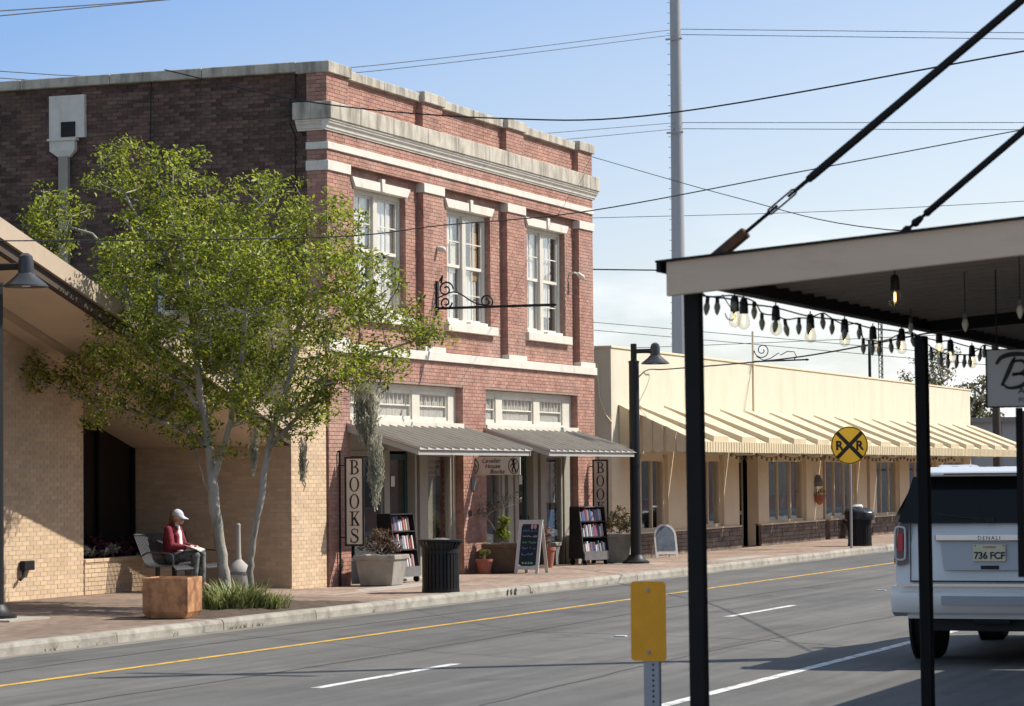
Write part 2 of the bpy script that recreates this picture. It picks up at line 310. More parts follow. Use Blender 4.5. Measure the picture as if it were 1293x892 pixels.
# worn black stencil marks on the kerb face
for x_, w_, sk in ((46.78,.07,.03),(46.98,.06,-.02),(47.16,.11,.05)): stroke([(0,0),(sk*.4,.05),(sk,.10)], [w_, w_*.6, w_*.8], .001).xf((x_,17.846,.022), **YN).build('kerb_stencil', pm('worn_black_paint', (.025,.024,.022), .8, .5, 30, 0), kerb)
# gutter pan
struct(MB().quad((-60,17.55,.003),(200,17.55,.003),(200,17.86,.003),(-60,17.86,.003)).build('gutter', pm('gutter_concrete', (.20,.185,.16), .9, .2, 1.5, .3, 60, stretch=(.3,2,1), dirt=((.09,.085,.07), 1.2, (.4,2,1), .45, .7, .8))))
# pavement: brick pavers
def paver_mat(k=1., kb=1.):
    mt = bpy.data.materials.new('clay_pavers'); mt.use_nodes = True; t = mt.node_tree; b = t.nodes['Principled BSDF']; lk = t.links.new
    tcn = t.nodes.new('ShaderNodeTexCoord'); br = t.nodes.new('ShaderNodeTexBrick'); lk(tcn.outputs['Object'], br.inputs['Vector'])
    br.inputs['Scale'].default_value = 1; br.inputs['Brick Width'].default_value = .21; br.inputs['Row Height'].default_value = .105; br.inputs['Mortar Size'].default_value = .006
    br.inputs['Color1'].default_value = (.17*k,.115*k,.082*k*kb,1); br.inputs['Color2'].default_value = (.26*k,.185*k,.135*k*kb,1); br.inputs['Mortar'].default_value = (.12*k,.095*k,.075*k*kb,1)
    nn = t.nodes.new('ShaderNodeTexNoise'); nn.inputs['Scale'].default_value = .55; nn.inputs['Detail'].default_value = 6; lk(tcn.outputs['Object'], nn.inputs['Vector'])
    mr_ = t.nodes.new('ShaderNodeMapRange'); mr_.inputs[1].default_value = .3; mr_.inputs[2].default_value = .7; mr_.inputs[3].default_value = .74; mr_.inputs[4].default_value = 1.2; lk(nn.outputs['Fac'], mr_.inputs[0])
    hs = t.nodes.new('ShaderNodeHueSaturation'); lk(mr_.outputs[0], hs.inputs['Value']); lk(br.outputs['Color'], hs.inputs['Color']); lk(hs.outputs[0], b.inputs['Base Color'])
    b.inputs['Roughness'].default_value = .88; bp = t.nodes.new('ShaderNodeBump'); bp.inputs['Strength'].default_value = .5; bp.inputs['Distance'].default_value = .006; lk(br.outputs['Fac'], bp.inputs['Height']); bp.invert = True; lk(bp.outputs[0], b.inputs['Normal'])
    return mt
xs = [-60,0,20]+[25+.6*i for i in range(41)]+[55,70,100,140,300]; ys = [18.058,18.6,19.3,19.8,20.3,20.8,21.3,21.9,22.5,23.1,23.7,24.6,26,27]
mb = MB(); mb.v = [(x,y,sz(x,y)) for x in xs for y in ys]; ny = len(ys)
mb.f = [(i*ny+j,(i+1)*ny+j,(i+1)*ny+j+1,i*ny+j+1) for i in range(len(xs)-1) for j in range(ny-1)]
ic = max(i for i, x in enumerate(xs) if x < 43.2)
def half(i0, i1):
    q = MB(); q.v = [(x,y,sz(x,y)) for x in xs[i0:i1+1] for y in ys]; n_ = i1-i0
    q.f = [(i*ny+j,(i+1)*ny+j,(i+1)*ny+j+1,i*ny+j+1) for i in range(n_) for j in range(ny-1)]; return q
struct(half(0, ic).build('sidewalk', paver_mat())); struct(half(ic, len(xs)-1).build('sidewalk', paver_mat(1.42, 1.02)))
# pale concrete landing by the shop door and lamp pads
struct(MB().box(43.6,49.2,19.75,20.35,.10,.146).build('concrete_strip', M_conc))
struct(MB().box(62.3,66.4,18.5,18.95,.10,.145).build('concrete_strip', M_conc))
# planting bed soil by the kerb
M_soil = pm('mulch_soil', (.085,.058,.04), .95, .4, 9, .8, 40)
mb = MB(); nx, ny2 = 26, 10
for i in range(nx+1):
    for j in range(ny2+1):
        x = 36.1+5.3*i/nx; y = 18.1+1.75*j/ny2; e = min(i, nx-i, j*1.5, (ny2-j)*1.5)
        mb.v.append((x, y, sz(x,y)+.004+(.05*min(1,e/4)+random.uniform(-.014,.014) if e > 0 else 0)))
mb.f = [(i*(ny2+1)+j,(i+1)*(ny2+1)+j,(i+1)*(ny2+1)+j+1,i*(ny2+1)+j+1) for i in range(nx) for j in range(ny2)]
struct(mb.build('planting_bed', M_soil, smooth=True))
# near-side pavement (under the canopy)
struct(MB().box(-60,300,-30,4.35,-.02,.14).build('near_sidewalk', M_conc))
# ================================================================== BRICK COURSES
BL, BH, BM = .216, .0715, .0095
def bricks(axis, plane, sign, u0, u1, z0, z1, holes=(), depth=.05, mb=None, singles=None, jit=.0025):
    """running bond on a plane; axis 'y' = wall facing +-Y (u = X), axis 'x' = facing +-X (u = Y); sign = outward direction"""
    mb = mb or MB(); k0 = int(math.floor(z0/BH))
    for k in range(k0, int(math.ceil(z1/BH))):
        a, b = max(z0, k*BH+BM/2), min(z1, (k+1)*BH-BM/2)
        if b-a < .02: continue
        iv = [(u0, u1)]
        for h0, h1, g0, g1 in holes:
            if g0 < b-.004 and g1 > a+.004:
                iv = [q for (p0, p1) in iv for q in ((p0, min(p1, h0)), (max(p0, h1), p1)) if q[1]-q[0] > .03]
        sh = (k % 2)*BL/2
        for p0, p1 in iv:
            i = math.floor((p0-sh)/BL)
            while i*BL+sh < p1:
                c, d = max(p0, i*BL+sh+BM/2), min(p1, (i+1)*BL+sh-BM/2)
                if d-c > .025:
                    t = plane+sign*random.uniform(-jit, jit); s = plane-sign*depth
                    lo, hi = min(s, t), max(s, t)
                    bb = (c, d, lo, hi, a, b) if axis == 'y' else (lo, hi, c, d, a, b)
                    if singles is not None and (d-c) > BL*.9 and (b-a) > BH*.8: singles.append(bb)
                    else: mb.box(*bb)
                i += 1
    return mb
def place_singles(lst, key, n, mat, parent, mb):
    lst.sort(key=key); src = None
    for bb in lst[:n]:
        x0,x1,y0,y1,z0,z1 = bb; dx, dy, dz = x1-x0, y1-y0, z1-z0; c = ((x0+x1)/2, (y0+y1)/2, (z0+z1)/2)
        if src is None: o = MB().box(-dx/2,dx/2,-dy/2,dy/2,-dz/2,dz/2).build('brick', mat, None); src = o; sd = (dx,dy,dz)
        else: o = src.copy(); COL.objects.link(o); o.scale = (dx/sd[0], dy/sd[1], dz/sd[2])
        o.parent = parent; g = ORG.get(parent.name, (0,0,0)); o.location = (c[0]-g[0], c[1]-g[1], c[2]-g[2])
    for bb in lst[n:]: mb.box(*bb)

# ================================================================== BRICK BOOKSHOP BUILDING
B = thing('bookshop_building', 'two storey red brick corner shop building with white stone trim and cornice', 'building', (54.1,21.3,.14))
Y0, Y1 = 21.28, 21.42
XL, XR = 46.84, 61.43
PIL = [(46.84,47.80),(51.37,52.38),(55.95,56.98),(60.48,61.43)]
WIN = [(48.35,50.80),(52.92,55.32),(57.50,59.92)]
OP = [(47.80,53.36),(54.62,60.28)]
OT = 3.88
def D(name, mat, x0,x1,y0,y1,z0,z1,bevel=.006,par=None): return bx(name, mat, par or B, x0,x1,y0,y1,z0,z1,bevel)
# masonry core behind the bricks (with openings)
co_ = MB(); YB = 21.67
m_ = .008
for a, b in ((XL+m_,OP[0][0]-m_),(OP[0][1]+m_,OP[1][0]-m_),(OP[1][1]+m_,XR-.002)): co_.box(a,b,Y0+m_,YB,.0,OT)
co_.box(XL+m_,XR-.002,Y0+m_,YB,OT+m_,4.40)
for i in range(3):
    a0 = PIL[i][1]-m_; a1 = PIL[i+1][0]+m_; w0, w1 = WIN[i]
    co_.box(a0-.2,w0-m_,Y1+m_,YB,4.40,7.84); co_.box(w1+m_,a1+.2,Y1+m_,YB,4.40,7.84); co_.box(w0-m_,w1+m_,Y1+m_,YB,4.40,5.1); co_.box(w0-m_,w1+m_,Y1+m_,YB,7.60,7.84)
for i, (a, b) in enumerate(PIL): co_.box(a+m_,b-m_ if i < 3 else b-.002,Y0+m_,YB,4.40,7.84)
co_.box(XL+m_,XR-.002,Y0+m_,YB,7.84,8.60); co_.box(XL+m_,XR-.002,Y0+.14,YB,8.60,9.45)
for i, (a, b) in enumerate(PIL): co_.box(a+m_,b-m_ if i < 3 else b-.002,Y0+m_,Y0+.2,8.60,9.45)
co_.build('wall_core', M_mort, B)
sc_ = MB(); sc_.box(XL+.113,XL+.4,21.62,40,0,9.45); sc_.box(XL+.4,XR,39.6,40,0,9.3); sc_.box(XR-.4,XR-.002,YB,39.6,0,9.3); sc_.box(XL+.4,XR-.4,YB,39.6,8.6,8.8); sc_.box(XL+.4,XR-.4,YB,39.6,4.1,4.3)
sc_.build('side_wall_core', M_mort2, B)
fb = MB(); S1 = []
bricks('y', Y0, -1, XL, XR, .14, 4.37, [(a,b,0,OT) for a, b in OP], mb=fb)
for a, b in PIL:
    bricks('y', Y0, -1, a, b, 4.54, 7.65, mb=fb); bricks('y', Y0, -1, a, b, 8.88, 9.42, mb=fb)
    bricks('x', a, -1, Y0+.052, Y0+.15, 8.88, 9.42, mb=fb)
    if a > 47: bricks('x', a, -1, Y0+.052, Y1, 4.54, 7.65, mb=fb)
for i in range(3):
    a, b = PIL[i][1], PIL[i+1][0]; w0, w1 = WIN[i]
    bricks('y', Y1, -1, a, b, 4.54, 7.83, [(w0,w1,5.0,7.67),(w0-.16,w1+.16,7.49,7.67),(w0-.2,w1+.2,5.0,5.19)], mb=fb)
    bricks('y', Y0+.13, -1, a, b, 8.88, 9.42, mb=fb)
    bricks('x', w1, -1, Y1+.052, Y1+.22, 5.19, 7.49, mb=fb)          # right-hand reveals
for a, b in OP: bricks('x', b, -1, Y0+.052, Y0+.45, .14, OT, mb=fb)
bricks('y', Y0, -1, XL, XR, 7.83, 8.035, mb=fb); bricks('y', Y0, -1, XL, XR, 8.165, 8.375, mb=fb)
# corner pilaster's return on the side wall
for z0, z1 in ((.14,4.37),(4.54,7.65),(7.83,8.035),(8.165,8.375),(8.88,9.42)): bricks('x', XL, -1, Y0+.052, 21.68, z0, z1, mb=fb)
fb.build('front_bricks', M_brick, B, kind='stuff')
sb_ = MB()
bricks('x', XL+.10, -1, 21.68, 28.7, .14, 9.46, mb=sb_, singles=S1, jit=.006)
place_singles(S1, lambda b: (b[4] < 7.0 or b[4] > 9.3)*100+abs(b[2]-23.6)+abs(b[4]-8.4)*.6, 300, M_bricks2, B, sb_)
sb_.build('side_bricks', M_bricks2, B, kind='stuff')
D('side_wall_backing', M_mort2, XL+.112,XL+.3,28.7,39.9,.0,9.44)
# belt course, bands, capitals
D('belt_course', M_white, XL-.05,XR+.05,Y0-.06,Y0+.2,4.37,4.54)
D('belt_course', M_white, XL-.03,XR+.012,Y0-.035,Y0+.2,8.035,8.165); D('belt_course_return', M_white, XL-.028,XL+.2,Y0+.2,21.69,8.035,8.164)
for i, (a, b) in enumerate(PIL):
    D('capital', M_white, a-.03,b+.03,Y0-.035,Y0+.18,7.65,7.83); D('pilaster_base', M_white, a-.025,b+.025,Y0-.03,Y0+.16,4.54,4.645)
D('capital_return', M_white, XL-.032,XL+.2,Y0+.18,21.69,7.65,7.829)
# cornice moulding + slab
pr_ = [(Y0+.05,8.375),(Y0-.022,8.375),(Y0-.025,8.405),(Y0-.045,8.412),(Y0-.05,8.44),(Y0-.068,8.475),(Y0-.092,8.497),(Y0-.098,8.53),(Y0-.118,8.54),(Y0-.118,8.567),(Y0+.05,8.567)]
MB().prism(pr_, 'x', XL-.118, XR+.11).build('cornice_moulding', M_white, B)
prx = [(XL-(Y0-y) , z) for y, z in pr_]; MB().prism(prx, 'y', Y0+.05, 21.86).build('cornice_moulding_return', M_white, B)
x = XL-.15; seg = [0,1.35,2.9,4.6,6.2,7.9,9.4,11.1,12.7,14.2,XR+.14-x]
for a, b in zip(seg[:-1], seg[1:]): D('cornice_slab', M_stone, x+a+.003,x+b-.003,Y0-.145+random.uniform(-.004,.004),Y0+.25,8.568,8.885+random.uniform(-.006,.006),.012)
D('cornice_slab_return', M_stone, XL-.148,XL+.2,Y0+.25,21.90,8.569,8.88,.012)
# parapet coping
for i in range(3):
    a, b = PIL[i][1], PIL[i+1][0]; n = 2
    for k in range(n): D('coping_stone', M_stone, a+.03+(b-a-.06)*k/n+.003,a+.03+(b-a-.06)*(k+1)/n-.003,Y0+.04,Y0+.6,9.42,9.595,.012)
for a, b in PIL: D('coping_stone', M_stone, a-.04,b+.04,Y0-.06,Y0+.6,9.42,9.63,.012)
y = Y0+.6
while y < 39:
    D('side_coping_stone', M_stone, XL-.03,XL+.42,y+.004,y+1.9,9.455,9.64,.012); y += 1.905
# upper windows
def sash_window(x0, x1, z0, z1, yf):
    f = MB(); t = .085
    f.box(x0,x0+t,yf,yf+.12,z0,z1); f.box(x1-t,x1,yf,yf+.12,z0,z1); f.box(x0+t,x1-t,yf,yf+.12,z1-t,z1); f.box(x0+t,x1-t,yf,yf+.12,z0,z0+.06)
    xm = (x0+x1)/2; f.box(xm-.10,xm+.10,yf-.01,yf+.12,z0+.06,z1-t)
    w = f.build('window', M_trim, B, bevel=.006)
    for a, b in ((x0+t,xm-.10),(xm+.10,x1-t)):
        zm = (z0+z1)/2+.02
        for lo, hi, yy in ((zm-.02,z1-t,yf+.04),(z0+.06,zm+.02,yf+.065)):
            s = MB(); q = .05; s.box(a,a+q,yy,yy+.03,lo,hi); s.box(b-q,b,yy,yy+.03,lo,hi); s.box(a+q,b-q,yy,yy+.03,hi-q,hi); s.box(a+q,b-q,yy,yy+.03,lo,lo+q+.012)
            zc = (lo+hi)/2; s.box(a+q,b-q,yy+.004,yy+.026,zc-.011,zc+.011); xc = (a+b)/2; s.box(xc-.009,xc+.009,yy+.004,yy+.026,lo+q,zc-.011); s.box(xc-.009,xc+.009,yy+.004,yy+.026,zc+.011,hi-q)
            s.build('sash', M_white, w)
            MB().box(a+q,b-q,yy+.012,yy+.018,lo+q,hi-q).build('pane', M_glass, w)
    return w
def curtain(x0, x1, z0, z1, y, amp=.035, freq=16, name='curtain', mat=None, par=None):
    mb = MB(); n = int((x1-x0)*36)+2; ph = random.random()*6
    for i in range(n+1):
        x = x0+(x1-x0)*i/n; d = amp*math.sin(x*freq*1.7+ph)+amp*.5*math.sin(x*freq*.8+1+ph)
        mb.v += [(x,y+d,z0),(x,y+d*.6,z1)]
    mb.f = [(2*i,2*i+2,2*i+3,2*i+1) for i in range(n)]
    return mb.build(name, mat or M_cream, par or B, smooth=True)
M_board = pm('plywood', (.50,.31,.13), .8, .15, 3, .1, stretch=(6,6,.8))
M_paper = pm('cream_card', (.66,.60,.46), .9, .05, 3, 0)
for i, (a, b) in enumerate(WIN):
    w = sash_window(a, b, 5.19, 7.49, Y1+.12)
    xm = (a+b)/2
    # lintel: two flared stones with a keystone between
    for s in (-1, 1):
        e = a-.16 if s < 0 else b+.16; e2 = a-.02 if s < 0 else b+.02
        MB().prism([(e2,7.49),(xm+s*.085,7.49),(xm+s*.085,7.665),(e,7.665)], 'y', Y1-.045, Y1+.2).build('lintel_stone', M_white, B, bevel=.006)
    MB().prism([(xm-.06,7.49),(xm+.06,7.49),(xm+.083,7.735),(xm-.083,7.735)], 'y', Y1-.075, Y1+.2).build('keystone', M_white, B, bevel=.006)
    D('sill', M_white, a-.20,b+.16,Y1-.11,Y1+.14,5.01,5.185)
    D('sill_block', M_white, a+.09,xm-.14,Y1+.03,Y1+.13,5.185,5.26); D('sill_block', M_white, xm+.14,b-.09,Y1+.03,Y1+.13,5.185,5.26)
    # a room behind
    r = MB(); x0, x1, yA, yB_, z0, z1 = a-.5, b+.5, Y1+.50, Y1+3.6, 4.5, 7.9
    r.quad((x0,yB_,z0),(x1,yB_,z0),(x1,yB_,z1),(x0,yB_,z1)).quad((x0,yA,z0),(x0,yB_,z0),(x0,yB_,z1),(x0,yA,z1)).quad((x1,yA,z0),(x1,yB_,z0),(x1,yB_,z1),(x1,yA,z1)).quad((x0,yA,z0),(x1,yA,z0),(x1,yB_,z0),(x0,yB_,z0)).quad((x0,yA,z1),(x1,yA,z1),(x1,yB_,z1),(x0,yB_,z1))
    r.build('room_interior', M_dark, B)
    if i != 1:
        curtain(a+.10, xm-.14, 5.25, 7.42, Y1+.245, .012, 15, par=w); curtain(xm+.10, b-.05 if i == 0 else b-.3, 5.25 if i == 0 else 5.6, 7.42, Y1+.245, .012, 15, par=w)
    else:
        curtain(a+.1, xm-.3, 5.25, 7.42, Y1+.25, .012, 15, par=w); curtain(xm+.2, b-.2, 5.25, 6.4, Y1+.26, .012, 15, par=w)
        MB().box(xm+.14,xm+.42,Y1+.235,Y1+.24,6.75,7.36).build('board', M_board, w); MB().box(b-.55,b-.2,Y1+.235,Y1+.24,6.15,7.38).build('board', M_board, w)
        MB().box(xm-.52,xm-.2,Y1+.225,Y1+.23,6.25,6.85).build('card', M_paper, w)
# small fixtures on the wall
MB().capsule((52.05,Y0-.03,6.60),(52.05,Y0-.13,6.57),.05,.06).build('wall_floodlight', M_white, B, smooth=True)
MB().tube([(60.2,Y1,6.62),(60.2,Y1-.12,6.64),(60.28,Y1-.2,6.6)],.025,6).capsule((60.28,Y1-.2,6.6),(60.33,Y1-.26,6.54),.05,.06).build('wall_spotlight', M_trim, B, smooth=True)
# transoms above the awnings
TR = [[(47.92,49.1),(49.45,51.1),(51.48,52.95)], [(54.74,55.6),(55.98,57.87),(58.25,59.72)]]
for (a, b), ps in zip(OP, TR):
    f = MB(); y = Y0+.16; e = a
    for p, q in ps: f.box(e,p,y,y+.12,3.10,OT); e = q
    f.box(e,b,y,y+.12,3.10,OT)
    for p, q in ps: f.box(p,q,y,y+.12,3.10,3.215); f.box(p,q,y,y+.12,3.775,OT)
    t = f.build('transom_frame', M_trim, B)
    D('transom_shelf', M_trim, a+.01,b-.01,Y0-.03,y-.002,3.03,3.16)
    for p, q in ps:
        s = MB(); fr = .04; s.box(p,p+fr,y+.03,y+.07,3.215,3.775); s.box(q-fr,q,y+.03,y+.07,3.215,3.775); s.box(p+fr,q-fr,y+.03,y+.07,3.215,3.28); s.box(p+fr,q-fr,y+.03,y+.07,3.71,3.775); s.box(p+fr,q-fr,y+.035,y+.065,3.475,3.50)
        n = max(3, int((q-p)/.2))
        for k in range(1, n): x = p+(q-p)*k/n; s.box(x-.008,x+.008,y+.04,y+.06,3.50,3.71)
        s.build('transom_sash', M_white, t)
        MB().box(p+fr,q-fr,y+.05,y+.055,3.28,3.71).build('pane', M_glass, t)
        curtain(p-.02, q+.03, 3.22, 3.77, y+.085, .009, 26, par=t)
    D('header_beam', M_dark, a,b,y+.3,y+.5,2.75,OT)
# shopfronts
M_teal = pm('dark_teal_paint', (.018,.055,.055), .5, .1, 5, .05)
M_post = pm('cream_post_paint', (.30,.275,.225), .6, .06, 5, .08)
M_poster = pm('posters', (.25,.33,.42), .7, .5, 3.5, 0, col2=(.55,.5,.4))
M_notice = pm('white_notice', (.62,.62,.60), .8, .04, 4, 0)
M_base = pm('grey_stall_riser', (.16,.155,.15), .8, .2, 4, .2)
def shop(a, b, wins, door, posts):
    y = Y0+.20
    s = MB(); s.box(a,b,y+.02,y+.14,2.60,3.10); 
    s.build('shopfront_head', M_post, B)
    for p, q in wins:
        f = MB(); f.box(p,p+.07,y,y+.12,.55,2.60); f.box(q-.07,q,y,y+.12,.55,2.60); f.box(p+.07,q-.07,y,y+.12,2.50,2.60); f.box(p+.07,q-.07,y,y+.12,.55,.63)
        w = f.build('shop_window', M_post, B, bevel=.005)
        MB().box(p+.07,q-.07,y+.05,y+.06,.63,2.50).build('pane', M_glass, w)
        D('stall_riser', M_base, p,q,y+.02,y+.14,.14,.55)
    for p, q in posts: D('shopfront_post', M_post, p,q,y-.04,y+.16,.14,2.62)
    p, q = door; yd = y+.12
    f = MB(); f.box(p,p+.11,yd,yd+.05,.16,2.55); f.box(q-.11,q,yd,yd+.05,.16,2.55); f.box(p+.11,q-.11,yd,yd+.05,2.43,2.55); f.box(p+.11,q-.11,yd,yd+.05,.16,.45)
    d = f.build('door', M_teal, B, bevel=.005)
    MB().box(p+.11,q-.11,yd+.02,yd+.03,.45,2.43).build('pane', M_glass, d)
    MB().tube([(q-.06,yd-.05,1.0),(q-.06,yd-.07,1.05),(q-.06,yd-.07,1.2),(q-.06,yd-.05,1.25)],.012,6).build('handle', M_iron, d)
    MB().box(p+.2,p+.34,yd+.008,yd+.012,1.45,2.25).build('notice', M_notice, d); MB().box(p+.45,p+.63,yd+.008,yd+.012,1.92,2.12).build('notice', M_notice, d)
    # interior
    r = MB(); x0, x1, yA, yB_, z0, z1 = a+.05, b-.05, y+.3, y+4.2, .16, 2.95
    r.quad((x0,yB_,z0),(x1,yB_,z0),(x1,yB_,z1),(x0,yB_,z1)).quad((x0,yA,z0),(x0,yB_,z0),(x0,yB_,z1),(x0,yA,z1)).quad((x1,yA,z0),(x1,yB_,z0),(x1,yB_,z1),(x1,yA,z1)).quad((x0,yA,z0),(x1,yA,z0),(x1,yB_,z0),(x0,yB_,z0)).quad((x0,yA,z1),(x1,yA,z1),(x1,yB_,z1),(x0,yB_,z1))
    r.build('shop_interior', M_dark, B)
shop(*OP[0], [(48.0,49.72),(51.88,53.22)], (49.98,51.22), [(47.81,48.0),(49.72,49.98),(51.22,51.32),(51.46,51.88),(53.22,53.35)])
shop(*OP[1], [(54.75,55.95),(58.66,59.78)], (56.95,57.82), [(54.63,54.75),(55.95,56.1),(56.3,56.6),(56.72,56.93),(57.84,58.1),(58.3,58.64),(59.80,60.27)])
MB().box(59.0,59.55,Y0+.30,Y0+.31,1.5,2.4).build('window_poster', M_poster, B); MB().box(58.78,59.0,Y0+.31,Y0+.32,1.0,1.5).build('window_poster', M_notice, B); MB().box(59.1,59.6,Y0+.33,Y0+.34,.65,1.35).build('window_poster', pm('blue_poster', (.05,.13,.25), .7, .5, 4, 0), B)
MB().box(52.5,53.1,Y0+.5,Y0+.55,.64,2.5).build('window_blind', M_post, B)
MB().box(48.4,49.4,Y0+.7,Y0+.9,.55,1.3).build('window_display', pm('display_books', (.12,.10,.09), .8, .8, 8, 0, col2=(.45,.42,.36)), B)
D('door_step', M_conc, 49.8,51.4,Y0-.25,Y0+.3,.10,.19,.012); D('door_step', M_conc, 56.8,58.0,Y0-.18,Y0+.3,.10,.185,.012)
for q in (59.93, 60.42): D('entry_pedestal', M_post, q-.14,q+.14,Y0-.16,Y0+.14,.14,.78,.01)
D('wall_plaque', M_base, 53.75,54.0,Y0-.03,Y0-.004,1.82,2.08); D('number_plate', M_iron, 53.6,53.75,Y0-.02,Y0-.004,1.3,1.42)
# metal awnings, seam by seam
M_awn = pm('grey_metal_roofing', (.46,.43,.375), .5, .08, 2.5, 0, metal=.2, dirt=((.16,.13,.10), 2, (3,.5,1), .55, .8, .5))
M_awnedge = pm('awning_edge_paint', (.36,.345,.315), .5, .05, 3, .05)
def metal_awning(x0, x1):
    yF = 19.86; zW, zF = 3.055, 2.60; A = bx('awning', M_awnedge, B, x0,x1,yF+.02,yF+.05,zF-.10,zF-.01)
    n = 15; w = (x1-x0)/n
    for i in range(n):
        a = x0+i*w; b = a+w
        p = MB().add([(a+.004,yF-.02,zF),(b-.004,yF-.02,zF),(b-.004,Y0-.004,zW),(a+.004,Y0-.004,zW),(a+.004,yF-.02,zF-.008),(b-.004,yF-.02,zF-.008),(b-.004,Y0-.004,zW-.008),(a+.004,Y0-.004,zW-.008)], [(0,1,2,3),(7,6,5,4),(0,4,5,1),(1,5,6,2),(2,6,7,3),(3,7,4,0)])
        p.build('roof_panel', M_awn, A)
    for i in range(n+1):
        a = x0+i*w; MB().beam((a,yF-.03,zF+.022),(a,Y0-.004,zW+.022),.024,.05).build('standing_seam', M_awn, A)
    for x in (x0+.01, x1-.01):
        MB().add([(x-.012,yF,zF-.10),(x-.012,yF,zF-.01),(x-.012,Y0-.01,zW-.012),(x-.012,Y0-.01,zW-.12),(x+.012,yF,zF-.10),(x+.012,yF,zF-.01),(x+.012,Y0-.01,zW-.012),(x+.012,Y0-.01,zW-.12)], [(0,1,2,3),(7,6,5,4),(0,4,5,1),(1,5,6,2),(2,6,7,3),(3,7,4,0)]).build('end_fascia', M_awnedge, A)
    return A
metal_awning(47.62, 53.42); metal_awning(54.50, 60.18)
# side wall: roof scupper, leader pipe, conduits, window
s_ = MB(); s_.box(XL+.02,XL+.11,26.25,27.0,8.50,9.30); s_.build('scupper_surround', M_white, B)
D('scupper_hole', M_dark, XL-.005,XL+.03,26.44,26.74,8.52,8.80)
def cq(e, z, y0, y1): return [(XL-e,y0,z),(XL+.09,y0,z),(XL+.09,y1,z),(XL-e,y1,z)]
MB().loft([cq(-.01,8.14,26.56,26.80),cq(.02,8.26,26.44,26.97),cq(.02,8.44,26.44,26.97),cq(.05,8.45,26.40,27.01),cq(.05,8.49,26.40,27.01)]).build('conductor_head', M_white, B)
D('downspout', pm('pale_pipe_paint', (.30,.26,.21), .6, .1, 4, .05), XL-.03,XL+.07,26.58,26.78,.2,8.15)
MB().tube([(XL+.06,24.85,9.62),(XL+.04,24.86,9.3),(XL+.05,24.9,7.2),(XL+.05,24.9,3)],.013,6).build('conduit', M_iron, B)
MB().tube([(XL+.06,21.92,9.6),(XL+.05,21.92,9.0),(XL-.17,21.93,8.92),(XL-.17,21.93,8.5),(XL+.05,21.93,8.3),(XL+.05,21.93,3)],.013,6).build('conduit', M_iron, B)
sw = MB(); sw.box(XL+.02,XL+.12,24.62,24.72,5.0,6.3).box(XL+.02,XL+.12,25.5,25.6,5.0,6.3).box(XL+.02,XL+.12,24.72,25.5,6.2,6.3).box(XL+.02,XL+.12,24.72,25.5,5.0,5.1).box(XL+.03,XL+.11,25.08,25.14,5.1,6.2)
sw = sw.build('side_window', M_white, B); MB().box(XL+.06,XL+.07,24.72,25.5,5.1,6.2).build('pane', M_glassd, sw)
# ================================================================== TAN BRICK BUILDING (left)
T = thing('tan_brick_building', 'low tan brick building with steep sloping porch roof and dark recessed window', 'building', (42,24,.2))
SL = lambda x: 3.80-.28*(x-41.25)          # underside of the sloping roof
XT0, XT1 = 30.0, 45.30
tb = MB(); S2 = []
PF, PX = 23.2, 41.35                        # front of the left pier, its right edge
def tan_wall(axis, plane, sign, u0, u1, z0, z1, holes=(), top=None, singles=None):
    q = MB(); loc_ = []
    bricks(axis, plane, sign, u0, u1, z0, z1, holes, mb=q, singles=loc_, jit=.0012)
    keep = []
    for i in range(0, len(q.v), 8):
        vs = q.v[i:i+8]; keep.append((vs[0][0],vs[1][0],vs[0][1],vs[2][1],vs[0][2],vs[4][2]))
    for bb in keep+loc_:
        zt = top(min(bb[0],bb[1]) if True else 0) if top else 99
        if top and bb[5] > top(bb[1]): continue
        if singles is not None and bb in loc_: singles.append(bb)
        else: tb.box(*bb)
tan_wall('y', PF, -1, 31.5, PX, .16, 6.4, top=lambda x: SL(x)+.09, singles=S2)
tan_wall('x', 45.30, -1, 21.352, 24.9, .16, 2.78)
tan_wall('y', 21.30, -1, 45.30, 46.76, .16, 5.0)
tan_wall('y', PF-.02, -1, PX+.005, 44.9, .16, .74)
tan_wall('x', 45.30, -1, 21.352, 24.9, 2.78, 5.0)
place_singles(S2, lambda b: abs(b[0]-40.2)*.5+abs(b[4]-1.0), 300, M_tan, T, tb)
tb.build('wall_bricks', M_tan, T, kind='stuff')
c_ = MB(); m_ = .0045
rk = [(31.5,PF+m_),(PX-m_,PF+m_)]
c_.add([(31.5,PF+m_,.1),(PX-m_,PF+m_,.1),(PX-m_,PF+m_,SL(PX)),(31.5,PF+m_,SL(31.5)),(31.5,26,.1),(PX-m_,26,.1),(PX-m_,26,SL(PX)),(31.5,26,SL(31.5))],[(0,1,2,3),(7,6,5,4),(0,4,5,1),(1,5,6,2),(2,6,7,3),(3,7,4,0)])
c_.box(45.30+m_,46.76,21.30+m_,26,.1,5.0)
c_.build('wall_core', M_mortt, T); m_ = .012
bricks('x', PX, 1, PF+.052, 24.7, .16, 3.75).build('pier_side_bricks', M_tan, T, kind='stuff')
bx('fin_cap', M_stone, T, 45.26,46.80,21.26,26,5.0,5.1,.01)
# planter in the recess
pl = bx('planter_wall', M_mortt, T, PX+.005,44.9,PF-.008,PF+.25,.16,.735)
n = 12
for i in range(n): bx('planter_cap', M_tan, pl, PX+.005+(3.545)*i/n+.004, PX+.005+3.545*(i+1)/n-.004, PF-.035,PF+.27,.742,.80,.006)
bx('planter_soil', M_soil, T, PX+.005,45.2,PF+.24,24.28,.3,.72)
bx('planter_end', M_mortt, T, 44.72,44.9,PF+.2,24.3,.16,.735)
